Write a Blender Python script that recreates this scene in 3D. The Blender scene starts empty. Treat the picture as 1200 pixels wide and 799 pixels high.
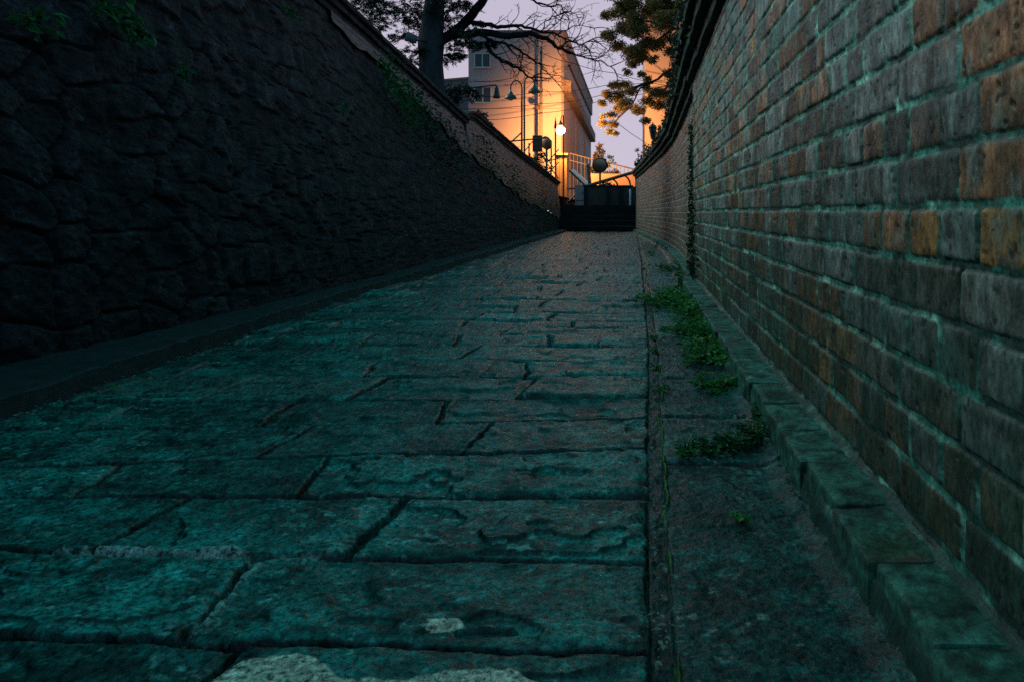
import bpy, math, random
import numpy as np
from mathutils import Vector

# ------------------------------------------------------------------ camera, sky, exposure
sc = bpy.context.scene
R = math.radians
CAM_Z = 0.52
F = 900.0
cam_d = bpy.data.cameras.new('camera')
cam = bpy.data.objects.new('camera', cam_d)
sc.collection.objects.link(cam)
cam.location = (0, 0, CAM_Z)
cam.rotation_euler = (R(90), 0, 0)
cam_d.sensor_width = 36
cam_d.lens = 27
cam_d.shift_x = -0.1208
cam_d.shift_y = -0.1246
cam_d.clip_start = 0.05
cam_d.clip_end = 2000
sc.camera = cam
sc.view_settings.view_transform = 'Standard'
sc.view_settings.look = 'None'
sc.view_settings.exposure = 0
sc.view_settings.gamma = 1
sc.cycles.use_denoising = False
sc.cycles.max_bounces = 6
sc.cycles.sample_clamp_indirect = 1.5

SUN_EL, SUN_AZ = R(1.0), R(-20)
w = bpy.data.worlds.new('World'); sc.world = w
w.use_nodes = True
nt = w.node_tree; nt.nodes.clear(); NL = nt.links.new
sky = nt.nodes.new('ShaderNodeTexSky'); sky.sky_type = 'NISHITA'; sky.sun_disc = False
sky.sun_elevation = SUN_EL; sky.sun_rotation = SUN_AZ; sky.air_density = 1.0; sky.dust_density = 0.4; sky.ozone_density = 3.0
bg1 = nt.nodes.new('ShaderNodeBackground'); bg1.inputs[1].default_value = 0.012
# dusk sky: pale lavender low over the lane's end, deep blue-green overhead, dimmer behind
geo = nt.nodes.new('ShaderNodeTexCoord'); sx = nt.nodes.new('ShaderNodeSeparateXYZ'); NL(geo.outputs['Generated'], sx.inputs[0])
r1 = nt.nodes.new('ShaderNodeValToRGB'); NL(sx.outputs['Z'], r1.inputs[0])
els = r1.color_ramp.elements
els[0].position = 0.0; els[0].color = (0.53, 0.475, 0.59, 1)
els[1].position = 0.75; els[1].color = (0.010, 0.31, 0.315, 1)
e_ = els.new(0.30); e_.color = (0.48, 0.435, 0.55, 1)
e_ = els.new(0.45); e_.color = (0.07, 0.31, 0.37, 1)
back = nt.nodes.new('ShaderNodeMapRange'); NL(sx.outputs['Y'], back.inputs['Value'])
back.inputs['From Min'].default_value = -0.3; back.inputs['From Max'].default_value = 0.45
mxs = nt.nodes.new('ShaderNodeMix'); mxs.data_type = 'RGBA'; NL(back.outputs[0], mxs.inputs['Factor'])
mxs.inputs['A'].default_value = (0.085, 0.20, 0.29, 1); NL(r1.outputs[0], mxs.inputs['B'])
bg2 = nt.nodes.new('ShaderNodeBackground'); bg2.inputs[1].default_value = 1.12; NL(mxs.outputs['Result'], bg2.inputs[0])
add = nt.nodes.new('ShaderNodeAddShader'); out = nt.nodes.new('ShaderNodeOutputWorld')
NL(sky.outputs[0], bg1.inputs[0]); NL(bg1.outputs[0], add.inputs[0])
NL(bg2.outputs[0], add.inputs[1]); NL(add.outputs[0], out.inputs[0])

sd = bpy.data.lights.new('sun', 'SUN'); sd.energy = 1.9; sd.angle = R(24); sd.color = (0.84, 1.0, 0.90)
sun = bpy.data.objects.new('sun', sd); sc.collection.objects.link(sun)
sun.rotation_euler = Vector((0.78, -0.28, -0.60)).to_track_quat('-Z', 'Y').to_euler()

rnd = random.Random(7)
rng = np.random.default_rng(7)


def P(px, py, d):
    """a point of the place d metres up the lane"""
    return Vector(((px - 745) / F * d, d, CAM_Z + (250 - py) / F * d))


# ------------------------------------------------------------------ numpy noise
def hsh(ix, iy, seed=0):
    ix = ix.astype(np.int64); iy = iy.astype(np.int64)
    n = (ix * 374761393 + iy * 668265263 + seed * 1442695041) & 0xFFFFFFFF
    n = ((n ^ (n >> 13)) * 1274126177) & 0xFFFFFFFF
    n = ((n ^ (n >> 16)) * 2246822519) & 0xFFFFFFFF
    return ((n ^ (n >> 15)) & 0xFFFFFF) / float(0x1000000)


def vnoise(x, y, seed=0):
    x = np.asarray(x, float); y = np.asarray(y, float)
    x, y = np.broadcast_arrays(x, y)
    ix = np.floor(x); iy = np.floor(y); fx = x - ix; fy = y - iy
    ux = fx * fx * fx * (fx * (fx * 6 - 15) + 10); uy = fy * fy * fy * (fy * (fy * 6 - 15) + 10)
    a = hsh(ix, iy, seed); b = hsh(ix + 1, iy, seed); c = hsh(ix, iy + 1, seed); d = hsh(ix + 1, iy + 1, seed)
    return (a + (b - a) * ux + (c - a) * uy + (a - b - c + d) * ux * uy) * 2 - 1


def fbm(x, y, octv=4, seed=0, gain=0.5):
    t = 0; a = 1; s = 0
    for o in range(octv):
        t = t + a * vnoise(np.asarray(x) * 2 ** o + 17.3 * o, np.asarray(y) * 2 ** o - 9.1 * o, seed + o * 31); s += a; a *= gain
    return t / s


def sstep(a, b, x):
    t = np.clip((x - a) / (b - a), 0, 1)
    return t * t * (3 - 2 * t)


def lerp(a, b, t):
    t = np.asarray(t)[..., None]
    return a * (1 - t) + b * t


# ------------------------------------------------------------------ object helpers
def link(o, parent=None):
    sc.collection.objects.link(o)
    if parent is not None:
        o.parent = parent
    return o


def tag(o, label=None, cat=None, group=None, kind=None):
    if label: o['label'] = label
    if cat: o['category'] = cat
    if group: o['group'] = group
    if kind: o['kind'] = kind
    return o


def thing(name, label, cat, loc=(0, 0, 0), group=None):
    o = bpy.data.objects.new(name, None)
    o.empty_display_size = 0.1
    link(o); o.location = loc
    return tag(o, label, cat, group)


def np_mesh(name, verts, faces, mat, parent=None, col=None, smooth=True):
    """verts (n,3) in world space; faces (m,4) or (m,3) or list"""
    verts = np.asarray(verts, np.float32)
    off = Vector((0, 0, 0))
    if parent is not None:
        p = parent
        while p is not None:
            off += p.location; p = p.parent
    verts = verts - np.array(off, np.float32)
    me = bpy.data.meshes.new(name)
    if isinstance(faces, np.ndarray):
        m, k = faces.shape
        me.vertices.add(len(verts)); me.vertices.foreach_set('co', verts.ravel())
        me.loops.add(m * k); me.loops.foreach_set('vertex_index', faces.astype(np.int32).ravel())
        me.polygons.add(m)
        me.polygons.foreach_set('loop_start', np.arange(0, m * k, k, dtype=np.int32))
        try:
            me.polygons.foreach_set('loop_total', np.full(m, k, np.int32))
        except Exception:
            pass
        me.update(calc_edges=True); me.validate()
    else:
        me.from_pydata([tuple(v) for v in verts], [], faces); me.update()
    me.polygons.foreach_set('use_smooth', np.full(len(me.polygons), smooth))
    if col is not None:
        a = me.color_attributes.new('Col', 'FLOAT_COLOR', 'POINT')
        c = np.ones((len(verts), 4), np.float32); c[:, :3] = np.asarray(col).reshape(-1, 3)
        a.data.foreach_set('color', c.ravel())
    if mat is not None:
        me.materials.append(mat)
    return link(bpy.data.objects.new(name, me), parent)


def grid_faces(n, m, flip=False):
    i = np.arange(n * m).reshape(n, m)
    q = np.stack([i[:-1, :-1], i[1:, :-1], i[1:, 1:], i[:-1, 1:]], -1).reshape(-1, 4)
    return q[:, ::-1].copy() if flip else q


class MB:
    """collects simple solids and links them as one mesh"""
    def __init__(s): s.v = []; s.f = []

    def add(s, v, f):
        b = len(s.v); s.v += [tuple(p) for p in v]; s.f += [tuple(i + b for i in q) for q in f]; return s

    def hexa(s, p):
        return s.add(p, [(0, 3, 2, 1), (4, 5, 6, 7), (0, 1, 5, 4), (1, 2, 6, 5), (2, 3, 7, 6), (3, 0, 4, 7)])

    def box(s, x0, x1, y0, y1, z0, z1):
        return s.hexa([(x0, y0, z0), (x1, y0, z0), (x1, y1, z0), (x0, y1, z0), (x0, y0, z1), (x1, y0, z1), (x1, y1, z1), (x0, y1, z1)])

    def tube(s, pts, radii, n=8, cap=True):
        pts = [Vector(p) for p in pts]
        if not hasattr(radii, '__len__'): radii = [radii] * len(pts)
        b = len(s.v); rings = []
        up = Vector((0.13, 0.2, 1)).normalized()
        for i, p in enumerate(pts):
            d = (pts[min(i + 1, len(pts) - 1)] - pts[max(i - 1, 0)])
            if d.length < 1e-9: d = Vector((0, 0, 1))
            d.normalize()
            u = d.cross(up)
            if u.length < 1e-3: u = d.cross(Vector((1, 0, 0)))
            u.normalize(); v = d.cross(u)
            for k in range(n):
                a = 2 * math.pi * k / n
                s.v.append(tuple(p + (u * math.cos(a) + v * math.sin(a)) * radii[i]))
        for i in range(len(pts) - 1):
            for k in range(n):
                k2 = (k + 1) % n
                s.f.append((b + i * n + k, b + i * n + k2, b + (i + 1) * n + k2, b + (i + 1) * n + k))
        if cap:
            s.f.append(tuple(b + k for k in range(n))[::-1]); e = b + (len(pts) - 1) * n
            s.f.append(tuple(e + k for k in range(n)))
        return s

    def lathe(s, prof, c, n=24):
        """prof: list of (r, z) about a vertical axis through c"""
        b = len(s.v)
        for r, z in prof:
            for k in range(n):
                a = 2 * math.pi * k / n
                s.v.append((c[0] + r * math.cos(a), c[1] + r * math.sin(a), c[2] + z))
        for i in range(len(prof) - 1):
            for k in range(n):
                k2 = (k + 1) % n
                s.f.append((b + i * n + k, b + i * n + k2, b + (i + 1) * n + k2, b + (i + 1) * n + k))
        return s

    def build(s, name, mat, parent=None, smooth=False):
        return np_mesh(name, np.array(s.v, float), s.f, mat, parent, smooth=smooth)


# ------------------------------------------------------------------ materials
def mat(name, color=(0.3, 0.3, 0.3), rough=0.7, vary=0.35, scale=8.0, bump=0.2, bscale=60.0, bdist=0.004, attr=False,
        spec=0.5, metal=0.0, emit=None, stretch=(1, 1, 1), detail=6, fine=None):
    m = bpy.data.materials.new(name); m.use_nodes = True
    t = m.node_tree; b = t.nodes['Principled BSDF']; L = t.links.new
    b.inputs['Roughness'].default_value = rough
    b.inputs['Metallic'].default_value = metal
    b.inputs['Specular IOR Level'].default_value = spec
    tc = t.nodes.new('ShaderNodeTexCoord')
    mp = t.nodes.new('ShaderNodeMapping'); mp.inputs['Scale'].default_value = stretch
    L(tc.outputs['Object'], mp.inputs[0])
    n = t.nodes.new('ShaderNodeTexNoise'); n.inputs['Scale'].default_value = scale; n.inputs['Detail'].default_value = detail
    n.inputs['Roughness'].default_value = 0.65
    L(mp.outputs[0], n.inputs['Vector'])
    mr = t.nodes.new('ShaderNodeMapRange')
    mr.inputs['From Min'].default_value = 0.25; mr.inputs['From Max'].default_value = 0.75
    mr.inputs['To Min'].default_value = 1 - vary; mr.inputs['To Max'].default_value = 1 + vary
    L(n.outputs['Fac'], mr.inputs['Value'])
    mul = t.nodes.new('ShaderNodeMix'); mul.data_type = 'RGBA'; mul.blend_type = 'MULTIPLY'; mul.inputs['Factor'].default_value = 1
    if attr:
        a = t.nodes.new('ShaderNodeAttribute'); a.attribute_name = 'Col'
        L(a.outputs['Color'], mul.inputs['A'])
    else:
        mul.inputs['A'].default_value = (*color, 1)
    L(mr.outputs[0], mul.inputs['B'])
    res = mul.outputs['Result']
    if fine:
        n3 = t.nodes.new('ShaderNodeTexNoise'); n3.inputs['Scale'].default_value = fine[0]; n3.inputs['Detail'].default_value = 4; n3.inputs['Roughness'].default_value = 0.75
        L(mp.outputs[0], n3.inputs['Vector'])
        m3 = t.nodes.new('ShaderNodeMapRange'); m3.inputs['From Min'].default_value = 0.36; m3.inputs['From Max'].default_value = 0.66
        m3.inputs['To Min'].default_value = 1 - fine[1]; m3.inputs['To Max'].default_value = 1 + fine[1]
        L(n3.outputs['Fac'], m3.inputs['Value'])
        mu3 = t.nodes.new('ShaderNodeMix'); mu3.data_type = 'RGBA'; mu3.blend_type = 'MULTIPLY'; mu3.inputs['Factor'].default_value = 1
        L(res, mu3.inputs['A']); L(m3.outputs[0], mu3.inputs['B']); res = mu3.outputs['Result']
    L(res, b.inputs['Base Color'])
    if vary > 0:
        rr = t.nodes.new('ShaderNodeMapRange'); rr.inputs['From Min'].default_value = 0.3; rr.inputs['From Max'].default_value = 0.7
        rr.inputs['To Min'].default_value = min(1, rough + 0.12); rr.inputs['To Max'].default_value = max(0.05, rough - 0.12)
        L(n.outputs['Fac'], rr.inputs['Value']); L(rr.outputs[0], b.inputs['Roughness'])
    if bump > 0:
        n2 = t.nodes.new('ShaderNodeTexNoise'); n2.inputs['Scale'].default_value = bscale; n2.inputs['Detail'].default_value = 5
        n2.inputs['Roughness'].default_value = 0.6
        L(mp.outputs[0], n2.inputs['Vector'])
        bp = t.nodes.new('ShaderNodeBump'); bp.inputs['Strength'].default_value = bump; bp.inputs['Distance'].default_value = bdist
        L(n2.outputs['Fac'], bp.inputs['Height']); L(bp.outputs[0], b.inputs['Normal'])
    if emit:
        b.inputs['Emission Color'].default_value = (*emit[0], 1); b.inputs['Emission Strength'].default_value = emit[1]
    return m


def leaf_mat(name, c1, c2, trans=0.35, scale=3.0, rough=0.5):
    m = bpy.data.materials.new(name); m.use_nodes = True
    t = m.node_tree; t.nodes.remove(t.nodes['Principled BSDF']); L = t.links.new
    o = [x for x in t.nodes if x.type == 'OUTPUT_MATERIAL'][0]
    tc = t.nodes.new('ShaderNodeTexCoord'); n = t.nodes.new('ShaderNodeTexNoise'); n.inputs['Scale'].default_value = scale; n.inputs['Detail'].default_value = 4
    L(tc.outputs['Object'], n.inputs['Vector'])
    g = t.nodes.new('ShaderNodeNewGeometry')
    ad = t.nodes.new('ShaderNodeMath'); ad.operation = 'MULTIPLY_ADD'; ad.inputs[1].default_value = 0.5
    L(g.outputs['Random Per Island'], ad.inputs[0]); L(n.outputs['Fac'], ad.inputs[2])
    mr = t.nodes.new('ShaderNodeMapRange'); mr.inputs['From Min'].default_value = 0.4; mr.inputs['From Max'].default_value = 1.1
    L(ad.outputs[0], mr.inputs['Value'])
    mx = t.nodes.new('ShaderNodeMix'); mx.data_type = 'RGBA'; mx.inputs['A'].default_value = (*c1, 1); mx.inputs['B'].default_value = (*c2, 1)
    L(mr.outputs[0], mx.inputs['Factor'])
    d = t.nodes.new('ShaderNodeBsdfPrincipled'); d.inputs['Roughness'].default_value = rough; d.inputs['Specular IOR Level'].default_value = 0.3
    tr = t.nodes.new('ShaderNodeBsdfTranslucent'); ms = t.nodes.new('ShaderNodeMixShader'); ms.inputs[0].default_value = trans
    L(mx.outputs['Result'], d.inputs['Base Color']); L(mx.outputs['Result'], tr.inputs['Color'])
    L(d.outputs[0], ms.inputs[1]); L(tr.outputs[0], ms.inputs[2]); L(ms.outputs[0], o.inputs['Surface'])
    return m


M = {}
M['road'] = mat('worn_stone', rough=0.42, vary=0.45, scale=28, bump=0.55, bscale=80, bdist=0.008, attr=True, spec=0.42, fine=(105, 0.95))
M['brick'] = mat('old_brick', rough=0.55, vary=0.42, scale=26, bump=0.55, bscale=75, bdist=0.006, attr=True, spec=0.4, stretch=(1, 1, 0.6), fine=(90, 0.5))
M['rock'] = mat('dark_rubble', rough=0.8, vary=0.5, scale=11, bump=0.9, bscale=45, bdist=0.02, attr=True, spec=0.3, fine=(60, 0.8))
M['kerb'] = mat('kerb_stone', color=(0.013, 0.030, 0.033), rough=0.7, vary=0.6, scale=14, bump=0.6, bscale=70, bdist=0.006, spec=0.25)
M['coping'] = mat('coping_stone', rough=0.85, vary=0.5, scale=9, bump=0.5, bscale=60, bdist=0.006, attr=True, spec=0.2)
M['soil'] = mat('soil', color=(0.02, 0.025, 0.018), rough=0.95, vary=0.5, scale=3, bump=0.5, bscale=20, bdist=0.03)
M['step'] = mat('step_stone', color=(0.018, 0.024, 0.026), rough=0.9, vary=0.4, scale=6, bump=0.4, bscale=40, spec=0.2)
M['bark'] = mat('bark', color=(0.045, 0.055, 0.065), rough=0.95, vary=0.5, scale=9, bump=0.9, bscale=26, bdist=0.03, stretch=(1, 1, 0.3), spec=0.15)
M['twig'] = mat('twig_bark', color=(0.018, 0.016, 0.02), rough=0.9, vary=0.3, scale=9, bump=0.3, bscale=60, spec=0.15)
M['bark_warm'] = mat('bark_brown', color=(0.05, 0.032, 0.022), rough=0.95, vary=0.4, scale=9, bump=0.7, bscale=40, bdist=0.02, spec=0.15)
M['plaster'] = mat('plaster', color=(0.52, 0.38, 0.39), rough=0.9, vary=0.06, scale=0.8, bump=0.1, bscale=30, spec=0.2)
M['plaster_dark'] = mat('plaster_band', color=(0.30, 0.20, 0.19), rough=0.9, vary=0.15, scale=1.5, bump=0.1, bscale=30, spec=0.2)
M['plaster_grey'] = mat('grey_render', color=(0.13, 0.15, 0.18), rough=0.9, vary=0.2, scale=1.2, bump=0.1, bscale=20, spec=0.2)
M['glass'] = mat('window_glass', color=(0.03, 0.035, 0.05), rough=0.15, vary=0.0, bump=0, spec=0.6)
M['frame'] = mat('white_frame', color=(0.55, 0.52, 0.52), rough=0.5, vary=0.1, bump=0)
M['iron'] = mat('dark_iron', color=(0.018, 0.018, 0.02), rough=0.5, vary=0.2, scale=20, bump=0.1, spec=0.5)
M['iron_brown'] = mat('brown_painted_steel', color=(0.09, 0.05, 0.035), rough=0.55, vary=0.2, scale=20, bump=0.1)
M['shade'] = mat('enamel_shade', color=(0.05, 0.06, 0.06), rough=0.35, vary=0.2, scale=15, bump=0.05)
M['shade_in'] = mat('enamel_shade_inside', color=(0.5, 0.5, 0.48), rough=0.5, vary=0.1, bump=0)
M['concrete'] = mat('grey_concrete', color=(0.16, 0.155, 0.15), rough=0.9, vary=0.35, scale=5, bump=0.4, bscale=50, spec=0.2)
M['pole'] = mat('pole_concrete', color=(0.20, 0.16, 0.14), rough=0.9, vary=0.2, scale=8, bump=0.2, spec=0.2)
M['board'] = mat('brown_boards', color=(0.24, 0.13, 0.06), rough=0.7, vary=0.4, scale=6, bump=0.4, bscale=30, stretch=(3, 3, 0.15))
M['pink_wall'] = mat('pink_render', color=(0.30, 0.17, 0.14), rough=0.9, vary=0.12, scale=2, bump=0.1)
M['rail'] = mat('pale_rail', color=(0.11, 0.085, 0.07), rough=0.5, vary=0.1, bump=0)
M['roofing'] = mat('corrugated_sheet', color=(0.78, 0.78, 0.82), rough=0.5, vary=0.12, scale=6, bump=0)
M['door'] = mat('pale_door', color=(0.42, 0.33, 0.33), rough=0.6, vary=0.12, scale=4, bump=0.1)
M['mirror'] = mat('mirror_face', color=(0.60, 0.36, 0.25), rough=0.5, vary=0.0, bump=0, metal=1.0)
M['globe'] = mat('lit_globe', color=(1, 0.8, 0.5), rough=0.4, vary=0, bump=0, emit=((1.0, 0.62, 0.28), 26.0))
M['cable'] = mat('black_cable', color=(0.006, 0.005, 0.006), rough=0.9, vary=0, bump=0, spec=0.05)
M['litter'] = mat('dry_flecks', color=(0.22, 0.27, 0.23), rough=0.9, vary=0.5, scale=40, bump=0)
M['cedar'] = leaf_mat('cedar_needles', (0.006, 0.018, 0.017), (0.02, 0.045, 0.038), 0.2)
M['camphor'] = leaf_mat('broad_leaves', (0.05, 0.085, 0.045), (0.32, 0.20, 0.045), 0.35, 1.2)
M['ivy'] = leaf_mat('ivy_leaves', (0.008, 0.025, 0.018), (0.03, 0.06, 0.03), 0.2)
M['weed'] = leaf_mat('weed_leaves', (0.012, 0.16, 0.035), (0.08, 0.36, 0.07), 0.3, 9.0, 0.42)
M['weed_dark'] = leaf_mat('dark_weed_leaves', (0.008, 0.07, 0.025), (0.04, 0.20, 0.05), 0.25, 9.0, 0.5)
M['shrub'] = leaf_mat('shrub_leaves', (0.04, 0.035, 0.02), (0.10, 0.06, 0.03), 0.3)

# ------------------------------------------------------------------ the ground
bg = MB()
bg.add([(-600, -600, -0.15), (600, -600, -0.15), (600, 900, -0.15), (-600, 900, -0.15)], [(0, 1, 2, 3)])
tag(bg.build('ground', M['soil']), kind='structure')

# paving rows (depth at x=0, slope) read off the joints one can see
ROWS = [(-0.9, 0), (-0.62, 0), (-0.35, 0), (-0.06, 0), (0.2, 0.0), (0.45, 0.02), (0.68, -0.03), (0.918, -0.054), (1.17, -0.027), (1.435, 0.012), (1.715, 0.09), (1.955, 0.06), (2.19, 0.03), (2.47, 0.0)]
z = 2.47
while z < 22.6:
    z += rnd.uniform(0.23, 0.33); ROWS.append((z, rnd.uniform(-0.04, 0.07)))
FIXED = {6: [-0.50, -1.05, -1.6], 7: [-0.56, -1.12, -1.62], 8: [-0.449, -0.85, -1.3], 9: [-0.63, -1.05, -1.4], 10: [-0.379, -0.82, -1.2], 11: [-0.5, -0.93, -1.35]}
rows_z = np.array([r[0] for r in ROWS]); rows_m = np.array([r[1] for r in ROWS])
row_joints = []
for i in range(len(ROWS)):
    if i in FIXED:
        js = FIXED[i]
    else:
        js = []; x = -rnd.uniform(0.25, 0.65)
        while x > -2.0:
            js.append(x); x -= rnd.uniform(0.32, 0.62)
    row_joints.append(np.array([0.03] + js + [-2.6]))


def paving(X, Z):
    """height, colour of the stone paving at plan coordinates"""
    wx = X + 0.008 * fbm(X * 9, Z * 9, 3, 5) + 0.004 * vnoise(X * 40, Z * 40, 6)
    wz = Z + 0.010 * fbm(X * 6, Z * 6, 3, 8) + 0.003 * vnoise(X * 45, Z * 45, 9)
    edge_r = np.interp(Z, [0, 1, 1.5, 3, 8, 22], [0.014, 0.018, 0.024, 0.055, 0.07, 0.02])
    H = np.zeros_like(X); D = np.full_like(X, 9.0); SID = np.zeros_like(X)
    row = np.zeros(X.shape, int)
    for i in range(len(ROWS)):
        row[wz > rows_z[i] + rows_m[i] * X] = i
    lo = rows_z[row] + rows_m[row] * X
    nx = np.minimum(row + 1, len(ROWS) - 1)
    hi = rows_z[nx] + rows_m[nx] * X
    dz = np.minimum(wz - lo, hi - wz)
    dx = np.full_like(X, 9.0); sid = np.zeros(X.shape, int)
    for i in range(len(ROWS)):
        m = row == i
        if not m.any(): continue
        js = row_joints[i]
        xx = wx[m]; skew = (wz[m] - lo[m]) * (0.12 if i % 2 else -0.1)
        k = np.zeros(xx.shape, int); dd = np.full(xx.shape, 9.0)
        for a, j in enumerate(js):
            if a == 0: continue
            k[xx + skew < j] = a
            dd = np.minimum(dd, np.abs(xx + skew - j))
        dx[m] = dd; sid[m] = k
    # right-hand slabs beside the gutter slot
    right = X > edge_r + 0.028
    slot = (X > edge_r) & ~right
    rj = np.array([-0.5, 0.4, 1.62, 1.98, 2.45, 3.1, 3.7, 4.5, 5.2, 6.1, 7, 8, 9, 10, 11, 12, 13.5, 15, 17, 19, 21, 23])
    zz = wz + 0.05 * X
    ridx = np.searchsorted(rj, zz)
    dzr = np.min(np.abs(zz[..., None] - rj), -1)
    dz = np.where(right, dzr, dz); dx = np.where(right, np.abs(X - edge_r - 0.028) + 0.004, np.minimum(dx, np.abs(edge_r - wx) + 0.002))
    ID = np.where(right, 900 + ridx, row * 20 + sid)
    seedx = hsh(ID, ID * 7 + 1, 3); seedz = hsh(ID, ID * 3 + 2, 4); s3 = hsh(ID, ID * 5 + 3, 11)
    D = np.minimum(dx, dz)
    far = sstep(2.5, 7, Z)
    jw = 0.0030 + 0.003 * (fbm(X * 4, Z * 4, 2, 21) * 0.5 + 0.5) + 0.006 * far
    joint = 1 - sstep(jw * 0.6, jw * 1.7, D)
    jdirt = 1 - sstep(jw * 1.0, jw * 3.0 + 0.010 * sstep(1.8, 5, Z), np.minimum(dz, dx + 0.004) + 0.005 * fbm(X * 30, Z * 30, 3, 188))
    cor = np.minimum(dx, dz) + 0.35 * np.maximum(0, 0.03 - np.maximum(dx, dz))
    H = -0.014 * joint - 0.004 * (1 - sstep(0.0, 0.022, D)) ** 1.5
    # slab height, tilt, hollow wear
    H = H + (s3 - 0.5) * 0.007 + (seedx - 0.5) * 0.018 * (X - np.round(X)) * 0.6
    # flaked layers: terraces of noise with crisp little scarps
    n = fbm(X * 4.2 + seedx * 40, Z * 6.5 + seedz * 40, 4, 33, 0.55)
    q = (n * 0.5 + 0.5) * (2.2 + 2.4 * seedz)
    fl = np.floor(q); fr = q - fl
    amp = (0.0045 + 0.004 * seedx) * np.where(right, 0.35, 1.0)
    H = H + amp * (fl + sstep(0.80, 0.97, fr) - 1.5) * sstep(0.004, 0.03, D)
    scarp = sstep(0.82, 0.90, fr) * (1 - sstep(0.95, 1.0, fr)) * sstep(0.01, 0.03, D)
    rough = fbm(X * 22, Z * 26, 4, 44, 0.6)
    pit = np.where(s3 > 0.55, 1.0, 0.45)
    H = H + 0.0042 * pit * rough + 0.0016 * fbm(X * 90, Z * 110, 3, 45)
    H = H + 0.012 * fbm(X * 0.9, Z * 0.8, 2, 60)
    H = np.where(slot, -0.016 + 0.006 * fbm(X * 60, Z * 30, 3, 70), H)
    # footing dirt rising against the brick kerb
    wallx = np.interp(Z, [0, 5.7, 7.8, 10, 14, 21], [0.31, 0.34, 0.38, 0.40, 0.28, -0.06])
    skirt = sstep(-0.055, 0.0, X - wallx + 0.02 * fbm(Z * 7, X * 2, 3, 71))
    H = H + 0.018 * skirt + 0.006 * skirt * fbm(X * 50, Z * 50, 3, 72)
    # ---- colours (albedo)
    teal = np.array([0.004, 0.118, 0.100]); teal2 = np.array([0.012, 0.185, 0.158]); dark = np.array([0.003, 0.050, 0.045])
    C = lerp(teal, teal2, np.clip(0.5 + 0.9 * (s3 - 0.5) + 0.5 * fbm(X * 5, Z * 5, 4, 80), 0, 1))
    C = lerp(C, dark, 0.85 * sstep(0.05, 0.7, fbm(X * 7 + 5, Z * 11, 4, 81, 0.6) + 0.35 * (seedx - 0.5)))
    C = lerp(C, np.array([0.04, 0.045, 0.052]), sstep(4.0, 10.0, Z + 0.5 * X) * 0.85)  # far stones lowered in colour to hold down lamp light there
    C = C * np.clip(1 + 1.5 * fbm(X * 26, Z * 34, 5, 180, 0.68) + 0.95 * fbm(X * 9, Z * 12, 3, 181), 0.15, 2.5)[..., None]
    C = lerp(C, np.array([0.15, 0.42, 0.36]), 0.75 * sstep(0.28, 0.5, fbm(X * 36, Z * 48, 4, 182, 0.65) + 0.3 * fbm(X * 2.3, Z * 2.3, 2, 183) - 0.05))
    warmstone = (s3 > 0.8) & (Z > 2.2)
    C = np.where(warmstone[..., None], C * 0.4 + np.array([0.075, 0.09, 0.075]) * 0.6, C)
    C = C * (0.62 + 0.76 * seedz)[..., None]
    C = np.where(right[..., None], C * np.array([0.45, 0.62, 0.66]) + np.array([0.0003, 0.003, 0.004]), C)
    flk = sstep(0.55, 0.8, fbm(X * 55, Z * 60, 3, 82) + 0.45 * fbm(X * 3.1, Z * 3.1, 2, 83)) 
    C = lerp(C, np.array([0.17, 0.33, 0.30]), flk * 0.55)  # pale flecks, strengthened to paint glints onto the stones
    C = lerp(C, np.array([0.0035, 0.011, 0.011]), np.maximum(np.clip(joint, 0, 1), jdirt * 0.9) * 0.95)
    C = lerp(C, dark * 0.4, scarp * 0.9)  # shadow of the little scarps painted dark along the flake edges
    C = np.where(slot[..., None], lerp(np.array([0.006, 0.03, 0.03]), np.array([0.10, 0.17, 0.14]), sstep(0.45, 0.8, fbm(X * 80, Z * 45, 3, 84))), C)
    # moss seam along the right edge of the slot
    ms = (1 - sstep(0.0012, 0.0040, np.abs(X - edge_r - 0.030 + 0.010 * fbm(Z * 12, X * 0, 3, 85)))) * sstep(-0.35, 0.2, fbm(Z * 5, X * 0 + 3, 3, 86))
    C = lerp(C, np.array([0.065, 0.22, 0.02]), ms * 0.85); H = H + 0.007 * ms
    ms2 = joint * sstep(0.25, 0.6, fbm(X * 6, Z * 6, 3, 87)) * sstep(-0.5, 0.0, X)
    C = lerp(C, np.array([0.03, 0.07, 0.02]), ms2 * 0.7)
    # pale cement: the near patch, a small chip, one mortared joint
    pn = 0.03 * fbm(X * 22, Z * 22, 4, 90) + 0.012 * fbm(X * 70, Z * 70, 2, 91)
    pe = np.interp(X, [-0.50, -0.46, -0.40, -0.375, -0.34, -0.26, -0.18, -0.135, -0.10, -0.06], [0.80, 0.895, 0.907, 0.905, 0.865, 0.858, 0.878, 0.883, 0.85, 0.78])
    patch = sstep(-0.003, 0.003, pe + pn * 0.28 - Z) * sstep(0.25, 0.5, Z)
    chip = sstep(0.0, 0.2, 1 - ((X + 0.245) / 0.026) ** 2 - ((Z - 0.983 - 0.15 * (X + .245)) / 0.013) ** 2 + pn * 14)
    chip2 = sstep(0.0, 0.2, 1 - ((X + 0.19) / 0.04) ** 2 - ((Z - 0.968) / 0.014) ** 2 + pn * 14) * (1 - chip)
    cem = np.maximum(patch, chip)
    C = lerp(C, np.array([0.88, 0.74, 0.56]) * (1 + 0.25 * fbm(X * 60, Z * 60, 3, 93))[..., None], cem)
    C = lerp(C, np.array([0.004, 0.02, 0.02]), chip2 * 0.8)
    H = np.where(patch > 0.5, H * 0.3 + 0.0 + 0.0012 * fbm(X * 120, Z * 120, 2, 92), H) - 0.006 * chip2
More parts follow.
